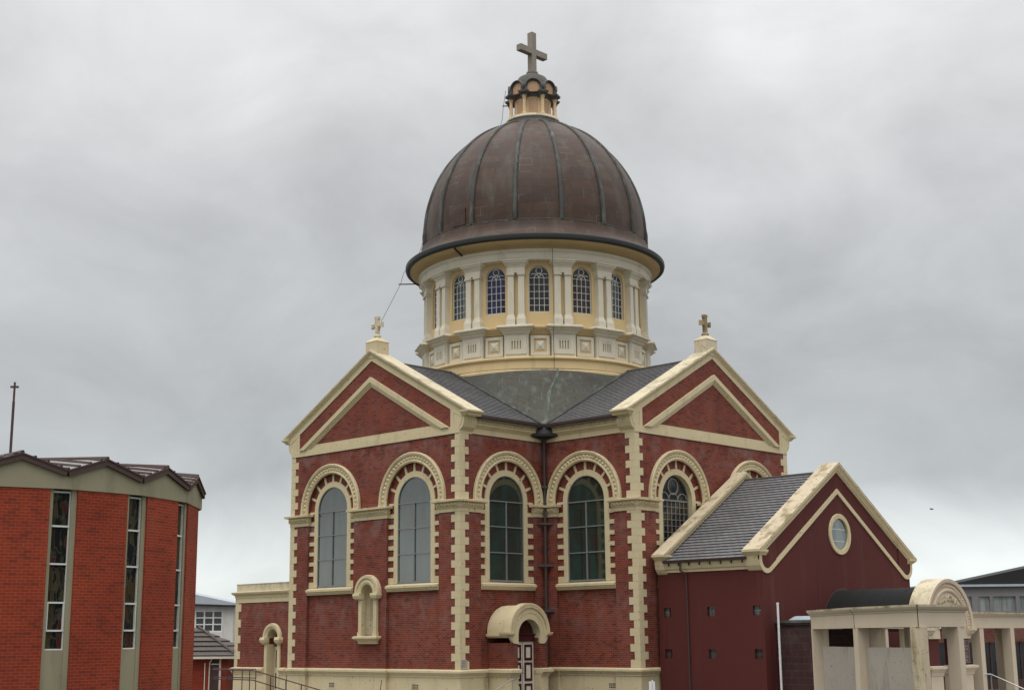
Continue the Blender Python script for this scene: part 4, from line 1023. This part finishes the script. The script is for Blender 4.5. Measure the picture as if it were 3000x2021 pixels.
wds = {'I': .55, ' ': .6, 'M': 1.2, 'O': 1.1}; ws = [wds.get(c, 1.0) for c in txt]; tot = sum(ws); acc = 0
for c, wd in zip(txt, ws):
    t = PI/2+span/2-span*(acc+wd/2)/tot; acc += wd
    if c == ' ': continue
    ct, st = math.cos(t), math.sin(t)
    text_mesh(c, .31, .06, lambda x, y, z, ct=ct, st=st: F_G((1.09+y)*ct+x*st, 3.08+(1.09+y)*st-x*ct, .02+z), lt)
lt.build('arch_lettering', M['cream_old'], GA)
for s in (-1, 1):
    MB(F_G).box(*sorted((s*.84, s*1.64)), 1.60, 2.702, -GT+.05, -.06).build('arch_pier', M['maroon'], GA)
    p = MB(F_G)
    p.loft([(*sorted((s*.78, s*1.72)), -GT, .0, -.1), (*sorted((s*.78, s*1.72)), -GT, .0, 1.28), (*sorted((s*.76, s*1.76)), -GT, .03, 1.32), (*sorted((s*.76, s*1.78)), -GT, .05, 1.42), (*sorted((s*.74, s*1.88)), -GT, .14, 1.55), (*sorted((s*.72, s*1.92)), -GT, .17, 1.57), (*sorted((s*.72, s*1.92)), -GT, .17, 1.66), (*sorted((s*.8, s*1.7)), -GT, .0, 1.68)])
    p.box(*sorted((s*.70, s*1.82)), -.1, .34, -GT, .10)
    p.build('pier_plinth', M['gatecream'], GA)
MB(F_G).box(-.8, .8, 0, 2.7, -GT-2.6, -GT-2.55).build('passage_wall', M['black'], GA) if False else None
# sign on the right pier
SG = thing('church_sign', (AX+1.24, GY-.0, 1.7), 'maroon notice with white border and lettering on arch pier', 'sign')
b = MB(F_G); b.box(.90, 1.60, 1.74, 2.66, -.055, -.03); b.build('sign_panel', M['sign'], SG)
b = MB(F_G); b.prism([(.92, 1.76), (1.58, 1.76), (1.58, 2.64), (.92, 2.64)], -.04, -.022, [[(.930, 1.77), (1.57, 1.77), (1.57, 2.63), (.930, 2.63)]])
b.box(1.242, 1.258, 2.46, 2.60, -.04, -.022); b.box(1.215, 1.285, 2.545, 2.56, -.04, -.0215)
text_mesh("ST MARY'S", .11, .002, lambda x, y, z: F_G(1.25+x, 2.36+y, -.025+z), b)
text_mesh('BASILICA', .11, .002, lambda x, y, z: F_G(1.25+x, 2.25+y, -.025+z), b)
for j, hw in enumerate((.15, .12, 0, .16, .22, .17, 0, .14, .16, .13)):
    if hw: b.box(1.25-hw, 1.25+hw, 2.14-.036*j, 2.152-.036*j, -.04, -.022)
b.build('sign_lettering', M['signwhite'], SG)
# barrel canopy
CA = thing('barrel_canopy', (AX, -18.5, 0), 'black barrel vaulted canopy joining maroon annex to entrance arch', 'canopy')
b = MB(F_G)
d0, d1 = -(GY-AY0), GT
y0c, y1c = AY0-.02, GY+GT
b.fr = lambda a, z, yy: Vector((AX+a, yy, z))
nseg = 6
for k in range(nseg):
    ya, yb = y0c+(y1c-y0c)*k/nseg, y0c+(y1c-y0c)*(k+1)/nseg
    b.ring(0, 3.12, [(1.54, ya), (1.60, ya), (1.60, yb+.02), (1.54, yb+.02)], seg=28)
    b.ring(0, 3.12, [(1.55, yb), (1.606, yb), (1.606, yb+.04), (1.55, yb+.04)], seg=28)
b.build('canopy_skin', M['canopy'], CA, 40)
b = MB(lambda a, z, yy: Vector((AX+a, yy, z))); b.ring(0, 3.12, [(1.5, y0c-.04), (1.66, y0c-.04), (1.66, y0c), (1.5, y0c)], seg=28); b.build('canopy_flange', M['brownmetal'], CA)
for s in (-1, 1):
    b = MB(); b.box(AX+s*1.56-.05, AX+s*1.56+.05, y1c, y0c, 3.0, 3.14)
    for yy in (y0c-.1, (y0c+y1c)/2): b.box(AX+s*1.56-.045, AX+s*1.56+.045, yy-.045, yy+.045, 0, 3.02)
    b.build('canopy_post', M['brownmetal'], CA)

BZ0, BZ1 = 3.10, 3.74
def colonnade(name, label, outer, cols, panels, slab, matb):
    T = thing(name, (*outer[0], 0), label, 'colonnade')
    for line in slab['lines']:
        b = MB(); b.plan(line, [(-.36, BZ0), (.0, BZ0), (.0, 3.53), (.03, 3.545), (.03, 3.57), (.09, 3.62), (.13, 3.68), (.13, BZ1), (-.36, BZ1)])
        be = b.build('beam', M['gatecream'], T)
        MB().plan(line, [(-.36, BZ1-.055), (.135, BZ1-.055), (.14, BZ1+.01), (-.36, BZ1+.01)]).build('beam_top', M['gateold'], be)
        for (xp, yp), (x, y), (x2, y2) in zip(line, line[1:-1], line[2:]):
            d1, d2 = Vector((x-xp, y-yp)).normalized(), Vector((x2-x, y2-y)).normalized()
            if d1.dot(d2) < -.9: continue
            n1_, n2_ = Vector((d1.y, -d1.x)), Vector((d2.y, -d2.x)); mm = (n1_+n2_)/max(.15, (n1_+n2_).dot(n1_))
            jn = MB(); jn.sweep([(0, BZ0+.005), (0, 3.53), (.03, 3.55), (.09, 3.62), (.13, 3.68), (.13, BZ1)], [(-.02, -.012), (-.006, -.012), (-.006, .012), (-.02, .012)],
                lambda q, c, x=x, y=y, mm=mm, d=(d1+d2).normalized(): Vector((x+mm.x*(q[0]+.012)+d.x*c, y+mm.y*(q[0]+.012)+d.y*c, q[1])))
            jn.build('beam_joint', M['iron'], be)
    for x, y, a in cols:
        fr = ang_frame(a, (x, y, 0)); h = .19
        b = MB(fr); b.prism([(-h, 0), (h, 0), (h, BZ0+.004), (-h, BZ0+.004)], -h, h)
        b.build('column', M['gateold' if (x, y) == (-12.42, -26.83) else 'gatecream'], T)
    b = MB(); pts = slab['slab']; b.fr = RAW
    b.prism(pts, 3.50, 3.66); b.build('roof_slab', M['greycon'], T)
    return T
OUT = [(-.6, -17.7), (-3.6, -17.95), (-7.0, -19.75), (-10.65, -23.65), (-12.65, -26.95), (-9.95, -27.1)]
INN = [(-9.95, -27.1), (-8.3, -24.6), (-5.4, -21.6), (-2.9, -20.45), (-.75, -20.45)]
def lerp2(a, b, t): return (a[0]+(b[0]-a[0])*t, a[1]+(b[1]-a[1])*t)
def insets(line, d):
    res = []
    for i, q in enumerate(line):
        p0 = Vector(line[max(i-1, 0)]); p1 = Vector(line[min(i+1, len(line)-1)]); dd = (p1-p0).normalized(); n = Vector((dd.y, -dd.x))
        res.append((q[0]-n.x*d, q[1]-n.y*d, math.degrees(math.atan2(n.y, n.x))))
    return res
ci = insets(OUT[:5], .21)
cols = [ci[2], ci[3]]
cols += [(-12.42, -26.83, -174), (-10.28, -26.88, -176)]
ii = insets(INN, .21); cols += [ii[1], ii[2], ii[3], (-1.1, -20.24, -90), (-3.7, -18.2, 120)]
colonnade('colonnade', 'left cream colonnade with concrete screens between its columns', OUT, cols, None,
          {'lines': [OUT, INN], 'slab': [(-.7, -17.9), (-3.6, -18.2), (-6.8, -19.9), (-10.4, -23.7), (-12.3, -26.8), (-10.0, -26.9), (-8.5, -24.6), (-5.5, -21.5), (-3.0, -20.3), (-.8, -20.3)][::-1]}, None)
for (a, bb, t0, t1, lab) in ((OUT[2], OUT[3], .10, .93, 'narrower grey concrete screen in the left colonnade, next to dark blockwork'), (OUT[3], OUT[4], .07, .93, 'wider grey concrete screen in the left colonnade with dark blotches')):
    d = (Vector(bb)-Vector(a)); ln = d.length; d.normalize(); fr = Frame((a[0], a[1], 0), (d.x, d.y, 0), (d.y, -d.x, 0))
    b = MB(fr); b.box(ln*t0, ln*t1, 0, 2.50, -.36, -.24)
    tag(b.build('screen_wall', M['greycon']), lab, 'screen', 'concrete screens in the colonnade')
mx_ = lambda p: (2*AX-p[0], p[1])
RIN = [(3.05, -20.75), (10.9, -20.45), (14.3, -22.8), (17.0, -27.0)]
ROUT = [(16.2+3.4, -26), (16.6, -21.2), (12.5, -17.9), (3.0, -17.7)]
rc = [(4.3, -20.5, -88), (7.35, -20.4, -88), (10.5, -20.3, -80), (13.95, -22.75, -145), (7.35, -18.0, 90), (11.5, -18.1, 90)]
colonnade('colonnade', 'right cream colonnade running off past the entrance arch', RIN, rc, None,
          {'lines': [RIN, ROUT], 'slab': [(3.1, -20.5), (10.8, -20.2), (14.1, -22.6), (16.8, -26.8), (19.4, -25.9), (16.4, -21.3), (12.4, -18.1), (3.1, -17.9)]}, None)
RJ = MB()
# ================================================================== HANDRAILS
def rail(name, label, runs, posts, mat, r=.024):
    b = MB()
    for q in runs: b.tube(q, r, 8)
    for (x, y, z0, z1) in posts: b.tube([(x, y, z0), (x, y, z1)], r*.9, 8)
    return tag(b.build(name, mat, None, 40), label, 'handrail')
X1 = -13.2
rail('ramp_rail', 'maroon two bar ramp rail sloping down past left gable plinth',
     [[(X1, 8.3, 1.60), (X1, 5.17, 1.60), (X1, 2.74, 1.21), (X1, .48, .85), (X1, -1.5, .53)], [(X1, 8.3, 1.19), (X1, 5.15, 1.18), (X1, 2.86, .80), (X1, .48, .44), (X1, -1.5, .12)]],
     [(X1, y, .0, z) for y, z in ((8.25, 1.6), (7.12, 1.6), (6.71, 1.6), (5.97, 1.6), (5.4, 1.6), (3.84, 1.38), (2.74, 1.21), (1.65, 1.04), (.48, .85), (-1.5, .53))], M['maroonpaint'])
X2 = -11.6
rail('landing_rail', 'maroon two bar landing rail before the side wing door',
     [[(X2, 10.6, 1.6), (X2, 7.16, 1.6)], [(X2, 10.6, 1.2), (X2, 7.16, 1.2)]], [(X2, y, 0, 1.61) for y in (10.6, 9.0, 7.16)], M['maroonpaint'])
b = MB(); b.box(-13.3, -10.95, 5.2, 11, -.1, .42); b.loft([(-13.3, -11.0, -1.6, 5.2, -.1)]*1+[(-13.3, -11.0, 5.19, 5.2, .42)]) if False else None
tag(b.build('landing', M['paving']), kind='structure')
rail('porch_rail', 'slim steel handrail before the arched porch door', [[(-12.2, -8.0, .5), (-11.2, -8.0, .91), (-10.27, -8.0, 1.28), (-9.95, -8.0, 1.29), (-9.9, -7.6, 1.27)]], [(-10.2, -8.0, 0, 1.27), (-12.1, -8.0, 0, .54)], M['steel'])
rail('gate_rail', 'steel handrail sloping away right of the entrance arch', [[(4.2, -20.6, 1.27), (4.5, -20.85, 1.26), (4.5, -22.3, .66), (4.5, -23.2, .3)]], [(4.5, -20.85, 0, 1.26), (4.5, -23.1, 0, .34)], M['steel'], .026)

# ================================================================== ROUND BRICK HALL
HX, HY, HR, HT0, HDL = -31.247, -5.466, 6.72, -1.679, .363
HALL = thing('brick_hall', (HX, HY, 0), 'round orange brick hall with zigzag folded roof and tall slit windows', 'building')
ks = list(range(-4, 6)); angs = [HT0+k*HDL for k in ks]
rest = 2*PI-(angs[-1]-angs[0]); nr = 8
angs += [angs[-1]+rest*(j+1)/nr for j in range(nr-1)]
nb = len(angs); HV = [(HX+HR*math.cos(a), HY+HR*math.sin(a)) for a in angs]
ZW, ZV, ZPK, ZC = 7.0, 7.35, 7.75, 8.45
wall = MB(); par = MB(); roof = MB(); fas = MB(); bat = MB()
ctr = Vector((HX, HY, ZC))
for i in range(nb):
    A_, B_ = Vector(HV[i]), Vector(HV[(i+1) % nb]); d = (B_-A_); ln = d.length; d.normalize(); nrm = Vector((d.y, -d.x))
    fr = Frame((A_.x, A_.y, 0), (d.x, d.y, 0), (nrm.x, nrm.y, 0))
    wall.fr = fr; wall.box(.40, ln-.40, 0, ZW, -.42, -.03)
    par.fr = fr; par.prism([(0, ZW), (ln, ZW), (ln, ZV), (ln/2, ZPK), (0, ZV)], -.35, 0)
    fas.fr = fr
    fas.sweep([(-.02, ZV+.16), (ln/2, ZPK+.17), (ln+.02, ZV+.16)], [(-.01, -.3), (-.01, .12), (.03, .12), (.03, .09), (.17, .09), (.17, -.3)])
    v0, pk, v1 = fr(-.02, ZV+.165, .10), fr(ln/2, ZPK+.175, .10), fr(ln+.02, ZV+.165, .10)
    for a, c in ((v0, pk), (pk, v1)):
        i0 = roof.add([a, c, ctr]); roof.f([i0, i0+1, i0+2])
        for t in (.0, .28, .56, .84):
            s_ = a.lerp(c, t); e_ = s_.lerp(ctr+(a-ctr)*.05, .93) if t == 0 else s_+(ctr-a)*(.92*(1-t*.9))
            upv = Vector((0, 0, .02)); bat.tube([s_+upv, s_.lerp(e_, 1.0)+upv], .04 if t else .055, 5)
hw = wall.build('brick_wall', M['hallbrick'], HALL); par.build('concrete_parapet', M['concrete'], HALL)
rf = roof.build('folded_roof', M['sheet'], HALL); bat.build('roof_batten', M['brownmetal'], rf); fas.build('roof_fascia', M['brownmetal'], HALL)
for i in range(nb):
    a = angs[i]
    if math.cos(a-math.atan2(CAM[1]-HY, CAM[0]-HX)) < -.1: continue
    v = Vector(HV[i]); c, s = math.cos(a), math.sin(a); fr = Frame((v.x, v.y, 0), (-s, c, 0), (c, s, 0))
    b = MB(fr)
    b.box(-.44, -.285, 0, ZW, -.48, -.15); b.box(.225, .44, 0, ZW, -.48, -.15); b.box(-.286, .226, 0, 2.70, -.46, -.165)
    wn = b.build('slit_window', M['concrete'], HALL)
    MB(fr).box(-.29, .23, 2.7, ZW-.03, -.30, -.25).build('pane', M['glassmodern'], wn)
    q = MB(fr)
    q.box(-.285, -.268, 2.68, ZW-.04, -.27, -.195); q.box(.20, .225, 2.68, ZW-.04, -.27, -.195)
    for z in (2.71, 3.21, 3.95, 4.98, 6.0, 6.93): q.box(-.285, .225, z-.024, z+.024, -.27, -.19)
    q.box(-.268, -.24, 3.2, 3.95, -.27, -.185); q.box(.172, .20, 3.2, 3.95, -.27, -.185)
    q.build('window_frame', M['bar'], wn)
b = MB(); mx0, my0 = -30.65, -6.05
b.tube([(mx0, my0, 8.2), (mx0, my0, 10.32)], .042, 8); b.tube([(mx0, my0, 10.3), (mx0, my0, 10.93)], .027, 8)
ms = b.build('mast', M['brownmetal'], HALL)
b = MB(); dx, dy = math.sin(YAW+.12), -math.cos(YAW+.12)
b.fr = Frame((mx0, my0, 0), (dx, dy, 0), (-dy, dx, 0)); b.box(-.125, .125, 10.76, 10.82, -.03, .03); b.box(-.028, .028, 10.32, 10.94, -.028, .028); b.build('mast_cross', M['brownmetal'], ms)
# clouded panel on the far skyline of the hall roof
# ================================================================== FAR LEFT: HUT, WHITE BUILDING, HOUSE, CARS
def camfr(D, lat=0.0):
    c, s = math.cos(YAW), math.sin(YAW)
    return Frame((CAM[0]+c*D, CAM[1]+s*D, 0), (s, -c, 0), (-c, -s, 0))     # u = right in the picture, n towards the camera
def lat(px, D): return (px-1500)/4086*D/math.cos(0)          # rough lateral offset of a source pixel column
WB = thing('white_building', tuple(camfr(100)((650-1500)/4086*100*1.01, 0, 0)), 'dirty white two storey building with a grid window behind hall', 'building')
f = camfr(100)
wx0, wx1 = -26.5, -20.55
b = MB(f); b.prism([(-33, 0), (-19.83, 0), (-19.83, 5.25), (-33, 5.75)], -8, 0, [[(wx0, 3.5), (wx1, 3.5), (wx1, 4.98), (wx0, 4.98)]]); b.build('wall', M['offwall'], WB)
b = MB(f); b.box(wx0, wx1, 3.5, 4.98, -.3, -.16); wn = b.build('window', M['glassdark'], WB)
q = MB(f)
for j in range(10): u = wx1-.045-.63*j; q.box(u-.05, u+.05, 3.5, 4.98, -.18, -.02)
for z in (3.54, 4.02, 4.48, 4.94): q.box(wx0, wx1, z-.04, z+.04, -.18, -.03)
q.build('window_frame', M['whitepaint'], wn)
b = MB(f); b.prism([(-33, 5.84), (-19.3, 5.32), (-19.3, 5.40), (-33, 8.4)], -9, .4); b.build('roof', M['galv'], WB)
b = MB(f); b.prism([(-33, 5.70), (-19.3, 5.19), (-19.3, 5.315), (-33, 5.835)], -.2, .42); b.build('roof_gutter', M['iron'], WB)
b = MB(f); b.box(-21.3, -20.85, 2.62, 2.82, 0, .03); b.build('blue_plate', M['bluesign'], WB)
# tiled hut
HUT = thing('tiled_hut', tuple(camfr(76)(-17.5, 0, 0)), 'low brick hut with hipped brown tile roof beside hall', 'hut')
f = camfr(76)
b = MB(f); b.box(-24, -15.2, 0, 2.02, -4, 0); b.build('wall', M['hallbrick'], HUT)
b = MB(f)
slate_rows(b, 6, f(-24, 2.10, .3), f(-14.72, 2.08, .3), f(-24, 3.62, -3), f(-17.55, 3.60, -3), .07)
slate_rows(b, 6, f(-14.72, 2.08, .3), f(-14.72, 2.08, -6.3), f(-17.55, 3.6, -3), f(-17.56, 3.6, -3.01), .07)
rf = b.build('roof', M['oldtile'], HUT)
MB().tube([f(-14.75, 2.14, .27), f(-16.15, 2.9, -1.36), f(-17.55, 3.66, -3)], .075, 6).build('hip_tiles', M['oldtile'], rf)
b = MB(f); b.box(-24, -14.7, 1.96, 2.08, .18, .36); b.box(-24, -14.75, 1.98, 2.04, -.1, .2); b.build('eaves_board', M['doorwhite'], HUT)
b = MB(f); b.box(-16.17, -15.72, 0, 1.66, -.05, .02); dr = b.build('door', M['brownmetal'], HUT)
b = MB(f); b.box(-16.17, -15.72, 1.70, 1.92, -.05, .02); b.build('fanlight', M['glassdark'], dr)
b = MB(f); b.box(-15.72, -15.62, 0, 1.95, -.04, .05); b.box(-16.17, -15.72, 1.655, 1.71, -.04, .05); b.build('door_frame', M['doorwhite'], dr)
b = MB(); b.tube([f(-16.08, 1.98, .25), f(-16.1, 1.88, .2), f(-16.22, 1.75, .06), f(-16.24, 0, .05)], .035, 8); b.build('downpipe', M['doorwhite'], HUT)
b = MB(f); b.box(-16.50, -16.46, .3, 1.75, .0, .04); b.build('conduit', M['whitepaint'], HUT)
# house with red roof glimpsed behind
HS_ = thing('tiled_house', tuple(camfr(125)(-25, 0, 0)), 'brick house with faded red roof glimpsed behind the side wing', 'house')
f = camfr(125)
b = MB(f); b.box(-34, -20, 0, 2.85, -6, 0); b.build('wall', M['farbrick'], HS_)
b = MB(f); i0 = b.add([f(-34, 3.95, .4), f(-20, 3.95, .4), f(-20, 5.0, -5), f(-34, 5.0, -5)]); b.f([i0, i0+1, i0+2, i0+3]); b.build('roof', M['redtile'], HS_)
b = MB(f); b.box(-34, -20, 2.85, 3.95, -4, 0.05); b.build('upper_wall', M['offwall'], HS_)
b = MB(f); b.box(-25.4, -24.3, 2.9, 3.45, 0, .08); wn = b.build('window', M['glassdark'], HS_)
q = MB(f); q.box(-25.45, -24.25, 2.88, 2.95, .03, .12); q.box(-25.45, -24.25, 3.4, 3.48, .03, .12); q.box(-24.62, -24.55, 2.9, 3.45, .03, .12); q.build('window_frame', M['whitepaint'], wn)
def car(loc, rot, label, paint_, h=1.45):
    T = thing('parked_car', loc, label, 'car', 'cars parked behind the rails'); T.rotation_euler = (0, 0, rot)
    def bl(mb, n, mt, par=None, sm=None):
        o = mb.build(n, mt, None, sm); o.parent = par or T; return o
    b = MB(lambda a, z, c: Vector((a, c, z)))
    pro = [(-2.1, .35), (2.1, .35), (2.12, .62), (1.95, .80), (1.15, .95), (.55, h-.06), (-.2, h), (-1.1, h-.05), (-1.75, .98), (-2.08, .90)]
    b.prism([(-2.1, .30), (2.08, .30), (2.14, .62), (1.98, .80), (1.10, .93), (-1.75, .96), (-2.1, .88)], -.82, .82)
    b.fr = RAW; cb = MB()
    secs = [(1.1, .93, .76), (.42, h-.04, .60), (-.25, h, .60), (-1.05, h-.05, .60), (-1.8, .95, .74)]
    i = [[b.p(x, y*s, z) for s in (-1, 1)] for x, z, y in secs]
    for p_, q_ in zip(i[1:], i[2:-1]): b.f([p_[0], p_[1], q_[1], q_[0]])
    bo = bl(b, 'body', paint_)
    g = MB(); j = [[g.p(x, y*s, z-.004) for s in (-1, 1)] for x, z, y in secs]
    g.f([j[0][0], j[0][1], j[1][1], j[1][0]]); g.f([j[3][0], j[3][1], j[4][1], j[4][0]])
    for s in (0, 1): g.f([q[s] for q in j])
    bl(g, 'window_glass', M['glassdark'])
    for x in (1.3, -1.3):
        for y in (-.78, .78):
            t = MB(lambda a, z, c, x=x, y=y: Vector((x+a, y+c, .31+z))); t.ring(0, 0, [(.19, -.09), (.31, -.09), (.31, .09), (.19, .09)], 0, 2*PI, 18, True)
            w_ = bl(t, 'wheel', M['tyre']); t = MB(lambda a, z, c, x=x, y=y: Vector((x+a, y+c, .31+z)))
            t.prism([(.19*math.cos(2*PI*k/14), .19*math.sin(2*PI*k/14)) for k in range(14)], -.07, .07); bl(t, 'rim', M['rim'], w_)
    for y in (-.6, .6):
        t = MB(); t.box(2.0, 2.13, y-.16, y+.16, .62, .76); bl(t, 'headlight', M['glassround'])
        t = MB(); t.box(-2.13, -2.05, y-.14, y+.14, .66, .84); bl(t, 'tail_light', M['carred'])
    t = MB(); t.box(2.05, 2.16, -.75, .75, .36, .5); bl(t, 'bumper', M['iron'])
f = camfr(86)
car(tuple(f(-17.9, 0, 0)), YAW+PI+.15, 'white parked car nearest the maroon rails', M['carwhite'], 1.42)
f = camfr(93); car(tuple(f(-18.9, 0, 0)), YAW-.6, 'silver white parked car with sloping rear behind the rails', M['carwhite'], 1.5)
f = camfr(104); car(tuple(f(-20.4, .0, 0)), YAW+1.2, 'red parked car farthest behind the rails', M['carred'], 1.55)
# ================================================================== GREY BUILDING FAR RIGHT
GB = thing('grey_building', tuple(camfr(90)(33, 0, 0)), 'grey building with dark sloping roof and curtained windows', 'building')
f = camfr(90)
b = MB(f); b.prism([(26.3, 3.0), (46, 3.0), (46, 5.78), (26.3, 5.78)], -6, 0, [[(x0, 4.2), (x1, 4.2), (x1, 5.22), (x0, 5.22)] for x0, x1 in ((28.35, 29.06), (29.45, 30.2), (30.33, 31.85), (32.0, 33.5), (33.9, 35.4))])
b.build('wall', M['greyfascia'], GB)
b = MB(f); b.box(26.0, 46, 5.78, 5.92, -6, .25); b.build('roof_fascia', M['galv'], GB)
b = MB(f); b.prism([(27.6, 5.93), (46, 5.93), (46, 9.6)][:3], -6, .0); b.build('roof', M['darkroof'], GB)
for x0, x1 in ((28.35, 29.06), (29.45, 30.2), (30.33, 31.85), (32.0, 33.5), (33.9, 35.4)):
    o = MB(f).box(x0, x1, 4.2, 5.22, -.2, -.10).build('window', M['curtain'], GB)
    q = MB(f); q.prism([(x0, 4.2), (x1, 4.2), (x1, 5.22), (x0, 5.22)], -.12, .02, [[(x0+.05, 4.25), (x1-.05, 4.25), (x1-.05, 5.17), (x0+.05, 5.17)]]); q.build('window_frame', M['greyfascia'], o)
f = camfr(76)
BW = thing('brick_building', tuple(f(25, 0, 0)), 'brick building with dark ground floor glazing behind the right colonnade', 'building')
b = MB(f); b.box(20.0, 40, 2.42, 3.6, -3, 0); b.build('wall', M['farbrick'], BW)
b = MB(f); b.box(20.0, 40, .0, 2.42, -2, -.15); wn = b.build('window', M['glassdark'], BW)
q = MB(f)
for j in range(12): q.box(20.5+1.6*j, 20.58+1.6*j, 0, 2.42, -.15, -.08)
q.box(20, 40, 0, .5, -.15, -.02); q.build('window_frame', M['brownmetal'], wn)
# small things
f = camfr(61)
b = MB(f); 
b.fr = Frame((-7.69, -13.0, 0), (.7071, -.7071, 0), (-.7071, -.7071, 0))
b.box(-.12, .0, 0, 1.22, 0, .03); b.box(.03, .11, 0, 1.22, .0, .03); b.box(-.01, .04, 0, 1.27, -.05, -.01)
tag(b.build('sign_post', M['pvc']), 'small white post standing at foot of maroon annex wall', 'post')
b = MB(); b.tube([F_LG(1.28, .3, .5), F_LG(1.36, .8, .5), F_LG(1.45, 1.22, .5)], .014, 6); tag(b.build('stake', M['iron']), 'thin dark stake leaning before the left gable plinth', 'stake')
bp = Vector(CAM)+(Vector((4.708, -18.66, 8.117))-Vector(CAM))*1.0
b = MB(); r_ = rt*.0
b.tube([bp-rt*.09, bp-rt*.02+up*.004, bp+rt*.05, bp+rt*.09+up*.01], [.006, .03, .024, .006], 8)
i0 = b.add([bp-rt*.03, bp+rt*.03, bp+rt*.0+up*.05+fw*.12, bp-rt*.02+up*.05+fw*.12]); b.f([i0, i0+1, i0+2, i0+3])
i0 = b.add([bp-rt*.03, bp+rt*.03, bp+rt*.0+up*.04-fw*.12, bp-rt*.02+up*.04-fw*.12]); b.f([i0, i0+1, i0+2, i0+3])
tag(b.build('bird', M['iron'], None, 60), 'tiny dark bird flying in the cloudy sky', 'bird')
